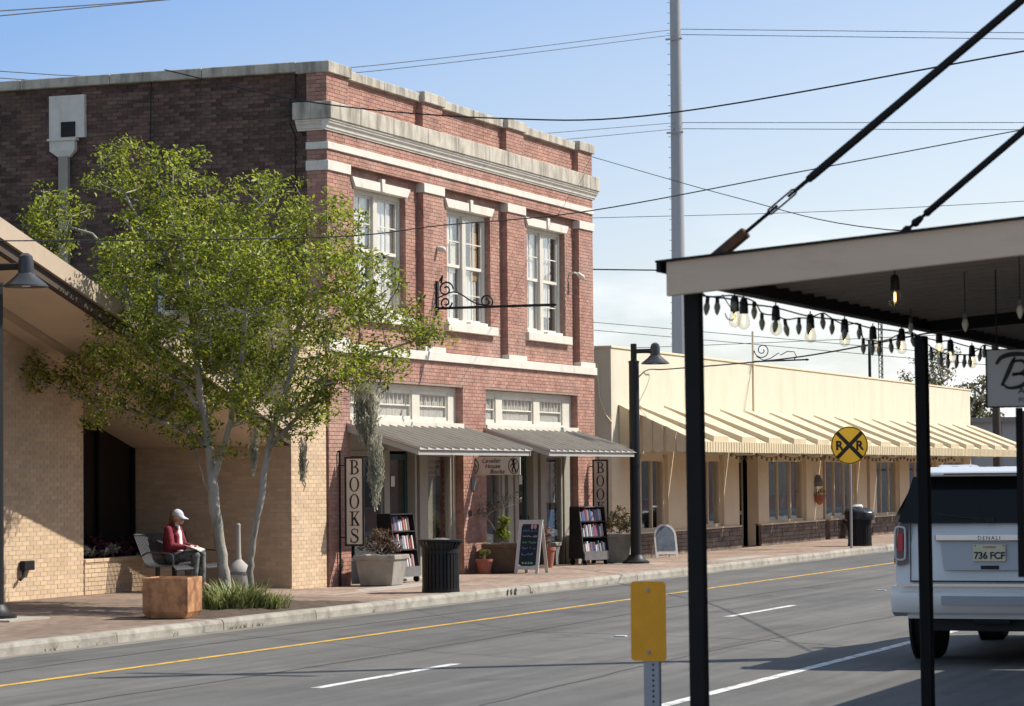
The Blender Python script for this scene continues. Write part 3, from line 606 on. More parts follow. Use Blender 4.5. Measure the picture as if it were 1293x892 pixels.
# dark recessed window with sloping head
YWn = 24.40
M_smoke = pm('smoked_glass', (.005,.005,.006), .3, .1, 3, 0, spec=.35)
MB().prism([(PX,.70),(45.3,.70),(45.3,SL(45.3)),(PX,SL(PX))], 'y', YWn, YWn+.03).build('window_glass', M_smoke, T)
wf = MB()
for x in (PX+.04, 42.65, 43.97, 45.25): wf.box(x-.03,x+.03,YWn-.05,YWn-.002,.7,SL(x)-.02)
wf.box(PX,45.3,YWn-.052,YWn-.002,.68,.75); wf.build('window_frame', M_iron, T)
# sloping porch roof
M_soff = pm('tan_soffit_paint', (.68,.54,.40), .8, .06, 1.5, .08, 30)
M_fasc = pm('tan_fascia_paint', (.46,.36,.26), .75, .08, 2, .08, 30)
M_groove_shade = pm('shaded_groove_brown', (.075,.052,.038), .8, .15, 3, .05)  # dark brown carries the shade inside the soffit groove below the fascia
def slab(x0,x1,y0,y1,d0,d1):
    return MB().add([(x0,y0,SL(x0)+d0),(x1,y0,SL(x1)+d0),(x1,y1,SL(x1)+d0),(x0,y1,SL(x0)+d0),(x0,y0,SL(x0)+d1),(x1,y0,SL(x1)+d1),(x1,y1,SL(x1)+d1),(x0,y1,SL(x0)+d1)],[(0,3,2,1),(4,5,6,7),(0,1,5,4),(1,2,6,5),(2,3,7,6),(3,0,4,7)])
slab(XT0,45.29,21.42,26,0,.12).build('soffit', M_soff, T)
slab(XT0,45.29,22.62,22.80,-.05,.01).build('soffit_trim', M_fasc, T)
slab(XT0,45.29,21.30,21.42,.0,.16).build('shaded_drip_band', M_groove_shade, T)
slab(XT0,45.29,21.24,21.42,.16,.45).build('fascia', M_fasc, T)
slab(XT0,45.29,21.42,26,.40,.45).build('roof_deck', pm('roof_felt', (.12,.11,.10), .95, .2, 3, .3), T)
# wall lantern box on the pier
wb = thing('wall_light_box', 'small black box fixture on the sunlit tan brick pier', 'wall light', (39.45,PF,.76))
MB().box(39.3,39.62,PF-.10,PF-.012,.69,.84).build('housing', M_iron, wb, bevel=.008); MB().tube([(39.35,PF-.05,.69),(39.3,PF-.08,.60),(39.2,PF-.08,.55)],.03,6).build('spout', M_iron, wb)

# ================================================================== YELLOW STUCCO BUILDING
Y = thing('yellow_shop_building', 'long low yellow stucco shop row with ribbed yellow metal awning', 'building', (83,21.3,.14))
M_stuc = pm('pale_yellow_stucco', (.60,.545,.42), .85, .04, .8, .25, 70, dirt=((.46,.38,.26), 1.3, (1,1,.22), .50, .78, .6))
M_stuc2 = pm('yellow_pier_paint', (.68,.55,.37), .8, .05, 1.2, .15, 70)
M_mawn = pm('yellow_awning_metal', (.60,.49,.315), .55, .07, 1.2, .04, metal=.0, dirt=((.42,.33,.21), 1.4, (1,1,1), .52, .75, .5))
M_slate = pm('grey_ledge_stone', (.125,.105,.09), .85, .3, 3, .3, 30, island=.25, col2=(.22,.165,.125))
M_ydoor = pm('tan_joinery', (.33,.27,.19), .6, .08, 5, .05)
FY = 21.28; X0, X1 = 62.62, 103.2; TOPZ = 5.05
def E(name, mat, x0,x1,y0,y1,z0,z1,bevel=.006,par=None): return bx(name, mat, par or Y, x0,x1,y0,y1,z0,z1,bevel)
E('parapet_wall', M_stuc, X0,X1,FY,FY+.35,2.60,TOPZ); E('side_wall', M_stuc, X0+.001,X0+.35,FY+.35,40,.1,TOPZ-.002); E('side_wall', M_stuc, X1-.35,X1-.001,FY+.35,40,.1,TOPZ-.002); E('rear_wall', M_stuc, X0+.35,X1-.35,39.6,40,.1,TOPZ-.1)
E('roof_deck', M_ground, X0+.35,X1-.35,FY+.35,39.6,4.4,4.5)
E('wall_cap', M_stuc2, X0-.03,X1+.03,FY-.03,FY+.40,TOPZ,TOPZ+.05)
# ribbed awning: alternating wide pans and raised ribs
yF, zW, zF = 19.30, 3.74, 2.85; pitch = 2.39; AX0, AX1 = 63.10, 103.9
aw = E('awning', M_mawn, AX0,AX1,yF,yF+.02,2.835,2.85)
def pan(a, b, h0, h1, name, t=.012):
    mb = MB(); mb.add([(a,yF,zF+h0),(b,yF,zF+h1),(b,FY-.004,zW+h1*.25),(a,FY-.004,zW+h0*.25),(a,yF,zF+h0-t),(b,yF,zF+h1-t),(b,FY-.004,zW+h1*.25-t),(a,FY-.004,zW+h0*.25-t)],[(0,1,2,3),(7,6,5,4),(0,4,5,1),(1,5,6,2),(2,6,7,3),(3,7,4,0)])
    return mb.build(name, M_mawn, aw)
x = AX0
while x < AX1-.3:
    e = min(x+pitch, AX1); w = e-x
    # rising pan then a vertical fold back down: reads as a lit slope with a shaded step
    pan(x, x+w*.46-.006, 0, .0, 'awning_pan'); 
    mb = MB(); a, b = x+w*.46, x+w*.985
    mb.add([(a,yF,zF),(a+.03,yF,zF+.145),(b-.03,yF,zF+.145),(b,yF,zF),(a,FY-.004,zW),(a+.03,FY-.004,zW+.05),(b-.03,FY-.004,zW+.05),(b,FY-.004,zW)],[(0,1,5,4),(1,2,6,5),(2,3,7,6),(0,3,2,1),(4,5,6,7),(0,4,7,3)])
    mb.build('awning_rib', M_mawn, aw)
    x = e
# front valance of vertical strips (joined: too many to pick apart)
v = MB(); x = AX0; k = 0
while x < AX1:
    d = .012 if k % 2 else 0; v.box(x,x+.098,yF-.012-d,yF+.004-d,2.615+random.uniform(-.004,.004),2.862); x += .11; k += 1
v.build('valance', M_mawn, aw, kind='stuff')
# end panels with rounded feet
for side, xe in (('l', AX0), ('r', AX1)):
    n = 7; wd = (FY-.01-yF)/n
    for i in range(n):
        a = yF+i*wd+.025; b = a+wd-.05; zt = zF+(zW-zF)*(i/n); zb = 2.62; d = .06 if i % 2 else 0
        poly = [(a,zt),(b,zt+(zW-zF)/n)]+[((a+b)/2+(b-a)/2*math.cos(t), zb+.07-.07*math.sin(t)) for t in [math.pi*j/6 for j in range(7)]]
        MB().prism(poly, 'x', xe-.008-d, xe+.008-d).build('end_panel', M_mawn, aw)
# piers, openings
PIERS = [(62.62,64.0,0),(66.9,68.5,0),(71.68,73.1,0),(74.95,76.0,0),(80.0,81.85,0),(86.0,87.3,0),(87.7,88.6,0),(91.8,93.2,0),(97.3,98.6,0),(102.0,103.2,0)]
for a, b, _ in PIERS: E('pier', M_stuc2, a,b,FY+.002,FY+.32,.14,2.60)
YWINS = [(65.0,66.9),(68.5,71.68),(76.0,80.0),(82.5,86.0),(88.6,91.8),(93.2,97.3),(98.6,102.0)]
for i, (a, b) in enumerate(YWINS):
    f = MB(); y = FY+.10; t = .09; z0, z1 = .74, 2.50
    f.box(a,a+t,y,y+.1,z0,z1); f.box(b-t,b,y,y+.1,z0,z1); f.box(a+t,b-t,y,y+.1,z1-.07,z1+.1); f.box(a+t,b-t,y,y+.1,z0,z0+.08)
    nm = 2 if b-a < 2.5 else 3
    for k in range(1, nm): q = a+(b-a)*k/nm; f.box(q-.025,q+.025,y+.01,y+.09,z0+.08,z1-.07)
    w = f.build('shop_window', M_stuc2, Y); MB().box(a+t,b-t,y+.05,y+.058,z0+.08,z1-.07).build('pane', M_glass, w)
    if i in (2, 3): curtain(a+.1, b-.1, .8, 2.45, y+.25, .04, 9, par=w, mat=pm('grey_curtain_cloth', (.14,.135,.12), .9, .08, 6, .2, 25))
    r = MB(); x0, x1, yA, yB_, zz0, zz1 = a-.3, b+.3, FY+.33, FY+3.5, .16, 2.75
    r.quad((x0,yB_,zz0),(x1,yB_,zz0),(x1,yB_,zz1),(x0,yB_,zz1)).quad((x0,yA,zz0),(x0,yB_,zz0),(x0,yB_,zz1),(x0,yA,zz1)).quad((x1,yA,zz0),(x1,yB_,zz0),(x1,yB_,zz1),(x1,yA,zz1)).quad((x0,yA,zz0),(x1,yA,zz0),(x1,yB_,zz0),(x0,yB_,zz0)).quad((x0,yA,zz1),(x1,yA,zz1),(x1,yB_,zz1),(x0,yB_,zz1))
    r.build('shop_interior', M_dark, Y)
for a, b in ((64.35,68.5),(68.5,73.1),(74.95,81.85),(82.4,86.6),(87.7,93.2),(93.2,98.5),(98.5,103.1)):   # ledge-stone bulkheads, stone by stone
    k = E('bulkhead', M_slate, a,b,FY-.03,FY+.09,.12,.70,0)
    E('bulkhead_cap', M_stuc2, a,b,FY-.07,FY+.12,.70,.745)
    z = .14
    while z < .66:
        h = random.choice((.08,.10,.12)); h = min(h, .695-z); x = a
        while x < b-.02:
            l = min(random.uniform(.35,.8), b-x)
            if b-x-l < .12: l = b-x
            MB().box(x+.006,x+l-.006,FY-.05-random.uniform(0,.02),FY-.028,z+.005,z+h-.005).build('ledge_stone', M_slate, k); x += l
        z += h
for a, b in ((64.02,64.95),(73.15,74.9),(81.9,82.45),(87.32,87.68)):
    yd = FY+.42; f = MB(); t = min(.13, (b-a)*.2); f.box(a,a+t,yd,yd+.06,.14,2.6); f.box(b-t,b,yd,yd+.06,.14,2.6); f.box(a+t,b-t,yd,yd+.06,2.4,2.6); f.box(a+t,b-t,yd,yd+.06,.14,.5); f.box(a+t,b-t,yd,yd+.06,1.0,1.1)
    d = f.build('door', M_ydoor, Y); MB().box(a+t,b-t,yd+.02,yd+.03,.5,1.0).box(a+t,b-t,yd+.02,yd+.03,1.1,2.4).build('pane', M_glassd, d); MB().tube([(a+t*.6,yd-.05,1.0),(a+t*.6,yd-.06,1.2)],.015,6).build('handle', M_iron, d)
    E('door_lining', M_dark, a,b,yd+.5,yd+.6,.1,2.6,0)
# conduit pipe and meter leads on the stucco
MB().tube([(62.55,21.6,4.7),(62.55,21.55,3.9),(62.56,21.4,3.5),(62.6,21.26,3.3)],.02,6).build('conduit', M_stuc2, Y)
# pipe mast with scrolled sign bracket
def scroll(name, label, org, arm, zarm, mastlo, masthi, cat='sign bracket', par=None):
    t = thing(name, label, cat, org)
    x, y, _ = org
    MB().tube([(x,y,mastlo),(x,y,masthi)],.03,8).build('mast', M_iron if mastlo > 5 else M_stuc2, t)
    MB().tube([(x,y,zarm),(x,y-arm,zarm+.02)],.024,6).capsule((x,y-arm,zarm+.02),(x,y-arm-.04,zarm+.02),.035,.02).build('arm', M_iron, t)
    def spiral(cx, cz, r0, turns, a0, s=1):
        return [(x, cx-s*(r0*(1-.82*i/40))*math.cos(a0+turns*2*math.pi*i/40), cz+(r0*(1-.82*i/40))*math.sin(a0+turns*2*math.pi*i/40)) for i in range(41)]
    MB().tube([(x,y-.02,zarm+.25)]+spiral(y-.26,zarm+.30,.22,1.6,math.pi),.014,5).build('scroll', M_iron, t)
    MB().tube([(x,y-.10,zarm+.14),(x,y-.3,zarm+.03),(x,y-.5,zarm+.08),(x,y-.72,zarm+.22),(x,y-.78,zarm+.16),(x,y-.95,zarm+.25),(x,y-1.15,zarm+.24),(x,y-1.22,zarm+.1),(x,y-1.15,zarm+.04)],.013,5).build('scroll', M_iron, t)
    return t
scroll('scroll_sign_bracket', 'thin black scrolled sign bracket on pipe above the yellow awning', (74.5,21.26,3.75), 1.5, 5.13, 3.75, 5.95)
ob = thing('scroll_sign_bracket', 'long black iron sign arm with scrolls on the brick facade', 'sign bracket', (52.0,Y0,5.41))
MB().beam((52,Y0-.02,5.41),(52,Y0-2.45,5.41),.045,.05).capsule((52,Y0-2.43,5.41),(52,Y0-2.5,5.41),.04,.015).build('arm', M_iron, ob)
MB().box(51.95,52.05,Y0-.035,Y0-.004,5.3,5.95).build('wall_plate', M_iron, ob)
def cs(y, z, r, s, f, th=.018):
    return MB().tube([(52, y+r*(1-.75*i/36)*math.cos(s+f*i/36*4.4*math.pi/1.6)*1, z+r*(1-.75*i/36)*math.sin(s+f*i/36*4.4*math.pi/1.6)) for i in range(37)], th, 6)
cs(Y0-.20,5.78,.16,math.pi,-1).build('scroll', M_iron, ob); cs(Y0-.20,5.52,.13,math.pi,1).build('scroll', M_iron, ob); cs(Y0-1.05,5.52,.14,math.pi*1.2,-1).build('scroll', M_iron, ob)
MB().tube(bez([(52,Y0-.04,5.62),(52,Y0-.4,5.72),(52,Y0-.8,5.50),(52,Y0-1.05,5.44)]),.014,6).build('scroll', M_iron, ob)
MB().tube([(52.02,Y0-.06,5.95),(51.98,Y0-.14,6.05),(52.0,Y0-.10,5.9)],.02,5).build('finial', M_iron, ob)

# ================================================================== FAR BACKGROUND
M_galv = pm('galvanised_steel', (.36,.36,.37), .5, .10, .6, 0, metal=.25, stretch=(1,1,.15))
mp_ = thing('monopole', 'very tall pale grey steel utility monopole behind the yellow shops', 'utility pole', (110,34.46,0))
MB().lathe([(.36,0),(.33,4),(.27,12),(.235,19),(.215,26)], (110,34.46,0), 12).build('shaft', M_galv, mp_, smooth=True)
b_ = MB()
for i in range(52): z = 4+i*.42; b_.tube([(110,34.46+.25,z),(110,34.46+.36,z)],.012,4)
b_.build('step_bolt', M_galv, mp_, kind='stuff')
for z in (16.2, 20.0): MB().box(109.7,109.76,34.1,34.8,z-.35,z-.28).build('bracket', M_galv, mp_)
lm = thing('lattice_mast', 'slender dark lattice antenna mast rising behind the yellow shops', 'antenna mast', (130,30.95,0))
for dx, dy in ((0,.09),(0,-.09),(.14,0)): MB().tube([(130+dx,30.95+dy,0),(130+dx,30.95+dy,12)],.022,5).build('leg', M_iron, lm)
z_ = MB()
for i in range(60): z_.tube([(130,31.04 if i % 2 else 30.86,3+i*.14),(130,30.86 if i % 2 else 31.04,3.14+i*.14)],.014,4)
z_.build('lacing', M_iron, lm, kind='stuff')
vp = thing('vent_pipe', 'thin black pipe standing on the yellow shop roof', 'pipe', (90.85,22,4.5))
MB().tube([(90.85,22,4.5),(90.85,22,6.4)],.05,8).build('pipe', M_iron, vp)
gb = thing('grey_metal_building', 'small grey metal clad building far behind the yellow shops', 'building', (120,22,0))
M_gry = pm('grey_cladding', (.33,.33,.33), .7, .08, .5, .1, stretch=(1,4,.3))
bx('wall', M_gry, gb, 118,128,14,25.5,0,4.15); bx('roof', pm('grey_roof', (.20,.19,.185), .8, .1, 1, .1), gb, 117.7,128.3,13.7,25.8,4.15,4.35)
for k in range(9): bx('cladding_rib', M_gry, gb, 117.94,118.0,14.3+k*1.25,14.36+k*1.25,.1,4.12)
for z in (2.2, 3.2): bx('cladding_joint', M_iron, gb, 117.97,117.995,14.1,25.4,z,z+.04)
up = thing('utility_pole', 'dark wooden utility pole seen beyond the far end of the yellow awning', 'utility pole', (116,22.85,0))
MB().lathe([(.17,0),(.16,5),(.13,10)], (116,22.85,0), 10).build('shaft', pm('dark_wood', (.06,.045,.035), .9, .3, 4, .3, stretch=(5,5,.4)), up, smooth=True); MB().beam((116,21.6,9.4),(116,24.1,9.4),.1,.12).build('crossarm', M_iron, up)
# ================================================================== VEGETATION
def leaf_mesh(C_, rad, per, size, name, mat, parent, up=.35, aspect=.45, kind=None, seed=1):
    """many small leaf quads (folded diamonds) scattered round cluster centres"""
    rng = np.random.default_rng(seed); C_ = np.asarray(C_); n = len(C_)*per
    c = np.repeat(C_, per, 0); rr = np.repeat(np.asarray(rad), per) if np.ndim(rad) else np.full(n, rad)
    d = rng.normal(size=(n,3)); d /= np.linalg.norm(d, axis=1)[:,None]; p = c+d*(rr*rng.random(n)**.45)[:,None]*np.array([1,1,.72])
    nrm = rng.normal(size=(n,3)); nrm[:,2] = np.abs(nrm[:,2])+up; nrm /= np.linalg.norm(nrm, axis=1)[:,None]
    a = np.cross(nrm, rng.normal(size=(n,3))); a /= np.linalg.norm(a, axis=1)[:,None]; b = np.cross(nrm, a)
    s = size*(.45+.95*rng.random(n)**1.3); l = a*s[:,None]; w = b*(s*aspect)[:,None]; fold = nrm*(s*.14)[:,None]
    v = np.stack([p-l*.5, p+w*.5+fold, p+l*.5, p-w*.5+fold], 1).reshape(-1,3)
    f = np.arange(n*4).reshape(-1,4)
    off = np.array(ORG.get(parent.name, (0,0,0))) if parent else np.zeros(3)
    me = bpy.data.meshes.new(name); me.vertices.add(n*4); me.vertices.foreach_set('co', (v-off).astype(np.float32).ravel())
    me.loops.add(n*4); me.loops.foreach_set('vertex_index', f.astype(np.int32).ravel()); me.polygons.add(n); me.polygons.foreach_set('loop_start', (np.arange(n)*4).astype(np.int32)); me.update(calc_edges=True)
    me.materials.append(mat); o = bpy.data.objects.new(name, me); COL.objects.link(o)
    if parent: o.parent = parent; ORG[o.name] = tuple(off)
    if kind: o['kind'] = kind
    return o
def grow(trunks, lobes, ncl, base, seed, tip=.0035, expo=2.35, rmul=1., step=.32):
    """trunk polylines + twigs that reach cluster centres in the lobes; returns branch builder and centres"""
    rng = random.Random(seed); nodes = []; par = []
    def add(p, q): nodes.append(Vector(p)); par.append(q); return len(nodes)-1
    for tr, attach in trunks:
        pts = bez([tuple(q) for q in tr], 5); last = -1
        if attach is not None:
            last = min(range(len(nodes)), key=lambda i: (nodes[i]-Vector(tr[0])).length)
        for p in pts: last = add((p[0]+rng.uniform(-.012,.012), p[1]+rng.uniform(-.012,.012), p[2]), last)
    cen = []; tot = sum(l[3]**2.2 for l in lobes)
    for lx, ly, lz, lr in lobes:
        for _ in range(max(3, int(ncl*lr**2.2/tot))):
            d = Vector((rng.gauss(0,1), rng.gauss(0,1), rng.gauss(0,1))).normalized()*lr*(.25+.75*rng.random()**.5); d.z *= .85
            cen.append(Vector((lx,ly,lz))+d*1.06)
    root = Vector(trunks[0][0][0])
    trunk_n = len(nodes); cen.sort(key=lambda c: min((nodes[i]-c).length for i in range(trunk_n)))
    ntr = len(nodes); arr = np.zeros((40000,3)); arr[:ntr] = [tuple(q) for q in nodes]; dist = np.zeros(40000)
    for c in cen:
        k = len(nodes); dd = arr[:k]-np.array(c); ds = np.sqrt((dd**2).sum(1))+np.maximum(0, arr[:k,2]-c.z+.1)*1.5
        i = int(ds.argmin()); p = nodes[i]; L_ = (c-p).length; m_ = max(1, int(L_/step)); last = i
        sag = Vector((rng.uniform(-.1,.1), rng.uniform(-.1,.1), rng.uniform(-.04,.16)))*L_
        for j in range(1, m_+1):
            t = j/m_; q = p.lerp(c, t)+sag*math.sin(math.pi*t)+Vector((rng.uniform(-1,1),rng.uniform(-1,1),rng.uniform(-1,1)))*.02
            last = add(q, last); arr[last] = q
    n = len(nodes); acc = [0.]*n; ch = [0]*n
    for i in range(n-1, -1, -1):
        if ch[i] == 0: acc[i] = tip**expo
        if par[i] >= 0: acc[par[i]] += acc[i]; ch[par[i]] += 1
    rad = [a**(1/expo)*rmul for a in acc]; mb = MB()
    mxr = max(rad[:ntr]); rad = [r*base/mxr if i < ntr else r*base/mxr for i, r in enumerate(rad)]
    kids = [[] for _ in range(n)]
    for i in range(n):
        if par[i] >= 0: kids[par[i]].append(i)
    starts = [(i, None) for i in range(n) if par[i] < 0]
    while starts:
        i, frm = starts.pop(); ch_ = []; rs_ = []
        if frm is not None: ch_.append(nodes[frm]); rs_.append(min(max(rad[frm], tip), max(rad[i], tip)*1.25+.002))
        while True:
            ch_.append(nodes[i]); rs_.append(max(rad[i], tip))
            if not kids[i]: break
            mk = max(kids[i], key=lambda q: rad[q]); starts += [(q, i) for q in kids[i] if q != mk]; i = mk
        if len(ch_) > 1:
            big = max(rs_) > .02
            if big and len(rs_) > 3: rs_ = [sum(rs_[max(0,k-2):k+3])/len(rs_[max(0,k-2):k+3]) for k in range(len(rs_))]
            mb.tube(ch_, rs_, 10 if big else 4, True)
    return mb, cen
M_bark = pm('smooth_grey_bark', (.36,.325,.27), .8, .2, 2.5, .35, 25, stretch=(1,1,.35), dirt=((.15,.12,.085), 2.2, (1,1,.3), .47, .60, .85))
M_leaf = leafmat('tree_leaves', (.052,.09,.012), (.47,.50,.055), .46)
tr = thing('street_tree', 'multi stemmed street tree with pale trunks and light green leaves by the bench', 'tree', (39.2,19.35,.14))
O = np.array([39.2,19.35,.14])
LOB = [(0.4,2.22,6.82,.56),(.75,3.41,6.27,.5),(.66,3.72,5.71,.44),(.58,1.2,6.35,.76),(-.05,-.47,6.08,.61),(.85,-.97,5.79,.7),(-.49,1.06,5.28,.93),(1.48,.69,5.15,1.04),(-.77,-.41,5.09,.85),(-.15,-1.43,4.74,.91),(1.13,-1.78,4.86,.66),(.4,-2.74,4.19,.46),(1.11,2.9,4.76,.62),(-.4,.57,4.06,.86),(1.3,.06,4.0,.91),(-.33,-1.76,3.77,.66),(.77,-2.03,3.74,.45),(.58,3.61,3.74,.45),(.84,3.04,3.4,.4),(-.04,1.79,3.31,.5),(.94,1.13,3.16,.6),(-.41,-.62,3.2,.5),(.67,-.93,3.04,.36),(.4,-3.1,4.03,.26),(.4,.17,3.6,.73),(.3,1.35,2.95,.36),(-.2,.62,2.72,.36),(.2,-.35,2.78,.34),(.5,-1.0,2.75,.26),(-.1,.05,2.45,.2),(.3,2.5,3.0,.3),(-.3,-1.3,3.2,.4),(.2,1.6,5.64,.65),(-.3,1.75,4.2,.6),(.5,2.25,5.4,.45),(.3,1.35,3.47,.5),(.4,2.6,3.85,.42),(.1,2.2,4.5,.4)]
TRK = [([(0,.2,-.05),(.02,.22,.45),(0,.28,.93),(-.02,.39,1.84),(.05,.22,2.5),(0,.04,3.1),(-.1,-.16,3.94),(-.2,-.3,4.9)],None),
       ([(-.02,.39,1.84),(.05,.49,2.5),(-.05,.58,3.23),(.1,.78,4.21),(.2,.98,5.31),(.3,1.3,6.2)],1),
       ([(-.02,.36,1.5),(-.08,.55,2.05),(-.1,.72,2.6)],1),
       ([(.05,-.25,-.05),(.05,-.2,.45),(.08,-.21,.93),(.05,-.35,1.53),(.1,-.46,2.31),(.1,-.62,2.85),(.2,-.82,3.56),(.4,-.9,4.6)],None),
       ([(.0,.45,2.4),(.1,.85,3.3),(.3,1.74,3.99),(.5,2.15,4.98),(.6,2.57,5.6)],1),
       ([(.0,.5,2.45),(.2,1.0,2.72),(.4,2.02,3.05),(.6,2.8,3.35)],1),
       ([(.1,-.5,2.4),(.1,-.85,2.75),(.2,-1.15,3.08),(.3,-1.74,3.66),(.4,-2.7,3.98)],1)]
bm_, cen = grow(TRK, LOB, 1260, .085, 4)
bm_.xf(tuple(O), (1,0,0), (0,1,0), (0,0,1)); bm_.build('trunk', M_bark, tr, smooth=True)
cw = np.array([tuple(c) for c in cen])+O
leaf_mesh(cw, .235, 48, .08, 'crown', M_leaf, tr, seed=3, kind=None)
# Spanish moss
M_moss = leafmat('grey_moss', (.36,.34,.25), (.66,.63,.48), .5)
def moss(cx, cy, ztop, zbot, rad, n, label):
    rng = random.Random(int(cx*100+cy*77)); mb = MB()
    for _ in range(n):
        a = rng.random()*6.28; r = rad*rng.random()**.8; z = ztop-rng.random()*(ztop-zbot)*.6; ln = (z-zbot)*rng.uniform(.25,1.0)*(1-.5*r/rad)+.12; x, y = cx+r*math.cos(a), cy+r*math.sin(a); pts = []
        k = 7
        for j in range(k):
            t = j/(k-1); sh = 1-.45*t; pts.append((cx+(x-cx)*sh+rng.uniform(-.035,.035), cy+(y-cy)*sh+rng.uniform(-.035,.035), z-ln*t))
        w = rng.uniform(.004,.009)
        for j in range(k-1):
            p, q = pts[j], pts[j+1]; th = rng.random()*3.1; dx, dy = w*math.cos(th), w*math.sin(th)
            mb.add([(p[0]-dx,p[1]-dy,p[2]),(p[0]+dx,p[1]+dy,p[2]),(q[0]+dx,q[1]+dy,q[2]),(q[0]-dx,q[1]-dy,q[2])],[(0,1,2,3)])
    o = mb.build('spanish_moss', M_moss); return tag(o, label, 'moss', 'moss hanging from the street tree')
moss(39.5,17.32,3.55,2.55,.24,520,'large upper mass of grey moss hanging before the left grey awning')
moss(39.5,17.18,2.75,1.66,.14,250,'tapering grey moss tail hanging beside the left BOOKS sign')
moss(39.4,18.33,2.80,2.0,.07,70,'thin grey moss tuft hanging before the right tan brick pier')
moss(39.3,19.1,2.9,2.2,.08,80,'small grey moss wisp hanging between the two pale trunks')
# liriope clump
M_blade = leafmat('strap_leaves', (.06,.10,.02), (.50,.52,.20), .3)
def blades(cx, cy, n, spread, h, name, label, cat, mat=M_blade, w=.011, par=None, seed=1):
    rng = random.Random(seed); mb = MB()
    for _ in range(n):
        a = rng.random()*6.28; r = spread*rng.random()**.7; x, y = cx+r*math.cos(a), cy+r*.8*math.sin(a); z = sz(x,y)+.03; b = a+rng.uniform(-1,1); L_ = h*rng.uniform(.6,1.25); lean = rng.uniform(.35,1.15); px = -math.sin(b)*w; py = math.cos(b)*w; prev = None; vs = []; k = 5
        for j in range(k):
            t = j/(k-1); ho = L_*lean*t**1.6*.8; up = L_*(t-.55*lean*t*t); ww = (1-t**2)*.9+.1
            X_, Y_, Z_ = x+math.cos(b)*ho, y+math.sin(b)*ho, z+up; vs += [(X_-px*ww,Y_-py*ww,Z_),(X_+px*ww,Y_+py*ww,Z_)]
        mb.add(vs, [(2*j,2*j+1,2*j+3,2*j+2) for j in range(k-1)])
    return tag(mb.build(name, mat, par), label, cat)
blades(38.25,18.95,620,.62,.52,'grass_clump','arching green strap leaf clump at the foot of the pale trunks','ornamental grass',seed=5,w=.013)
blades(38.55,18.45,160,.30,.33,'grass_clump','smaller right-hand tuft of strap leaf grass near the kerb','ornamental grass',seed=6)
wd = MB()
for k in range(46):
    x = random.choice((27.5,29,31,32.2,34.2,36.1,36.6,38.9,41,47.8,52,58))+random.gauss(0,.22); y = 17.84-random.random()*.05
    for _ in range(9):
        a = random.random()*6.28; h = random.uniform(.03,.10); wd.add([(x-.006,y,.004),(x+.006,y,.004),(x+math.cos(a)*h*.6,y+math.sin(a)*h*.4,h)],[(0,1,2)])
o = wd.build('kerb_weeds', leafmat('weeds', (.10,.10,.03), (.28,.25,.10), .2)); o['kind'] = 'stuff'; tag(o, 'small dry weeds growing along the foot of the kerb', 'weeds')
# purple and variegated plants in the tan planter
cs_ = [(PX+.25+.27*i+random.uniform(-.05,.05), PF+.34+.2*((i*7)%3), .92+random.uniform(-.05,.12)) for i in range(13)]
o = leaf_mesh([c for i, c in enumerate(cs_) for _ in (0,1)], .20, 70, .15, 'purple_foliage', leafmat('purple_leaves', (.035,.012,.025), (.14,.05,.075), .15), None, aspect=.34, kind='stuff', seed=8); tag(o, 'dark purple leafy bedding plants filling the tan brick planter', 'bedding plants')
o = leaf_mesh([(41.75,PF+.24,.92),(41.95,PF+.26,.90),(42.45,PF+.24,.90),(42.8,PF+.24,.92)], .14, 60, .13, 'variegated_foliage', leafmat('cream_leaves', (.22,.22,.15), (.55,.54,.44), .2), None, aspect=.3, kind='stuff', seed=9); tag(o, 'pale cream variegated leaves among the purple planter plants', 'bedding plants')
# far trees
for k, (x, y, h, lobes, lab) in enumerate([(126,27.4,7.6,[(0,0,5.6,1.3),(.3,.6,6.3,1.1),(0,-.7,5.0,1.1),(0,.9,5.0,1.0),(0,-.2,7.0,.8)],'tall sparse olive tree rising behind the yellow shop roof'),(126.5,25.5,6,[(0,0,4.6,.9),(0,-.5,4.0,.8),(0,.5,5.4,.8),(.3,-.2,5.9,.55)],'smaller olive tree at the far end of the yellow shops')]):
    t = thing('background_tree', lab, 'tree', (x,y,0))
    mb, ce = grow([([(0,0,-.1),(.05,.05,1.5),(0,.1,3.2),(0,0,h*.72)],None)], lobes, 90, .17, 20+k, step=.5)
    mb.xf((x,y,0),(1,0,0),(0,1,0),(0,0,1)).build('trunk', M_bark, t)
    leaf_mesh(np.array([tuple(c) for c in ce])+np.array([x,y,0]), .36, 34, .17, 'crown', leafmat('olive_leaves', (.07,.075,.02), (.24,.21,.08), .3), t, seed=30+k)

# ================================================================== PLANTERS AND POTS
M_corten = pm('rusty_planter', (.50,.25,.11), .8, .2, 3, .2, 40, dirt=((.15,.06,.03), 4.0, (1,1,.8), .42, .62, .8))
op = thing('rust_planter', 'empty rusty orange faceted planter box on the kerbside pavement', 'planter', (36.15,18.86,.14))
def ngon(r, z, n=6, rot=0., c=(0,0)): return [(c[0]+r*math.cos(rot+2*math.pi*i/n), c[1]+r*math.sin(rot+2*math.pi*i/n), z) for i in range(n)]
rot = R(45+9); c0 = (36.15,18.86)
MB().loft([ngon(.40,.145,4,rot,c0),ngon(.47,.24,4,rot,c0),ngon(.475,.72,4,rot,c0),ngon(.43,.72,4,rot,c0),ngon(.42,.56,4,rot,c0)]).build('box', M_corten, op, bevel=.012, seg=2)
MB().loft([ngon(.415,.55,4,rot,c0),ngon(.415,.60,4,rot,c0)]).build('soil', M_soil, op)
M_conp = pm('grey_concrete_planter', (.30,.28,.24), .9, .18, 4, .35, 40, dirt=((.13,.12,.10), 2.5, (1,1,.6), .48, .72, .7))
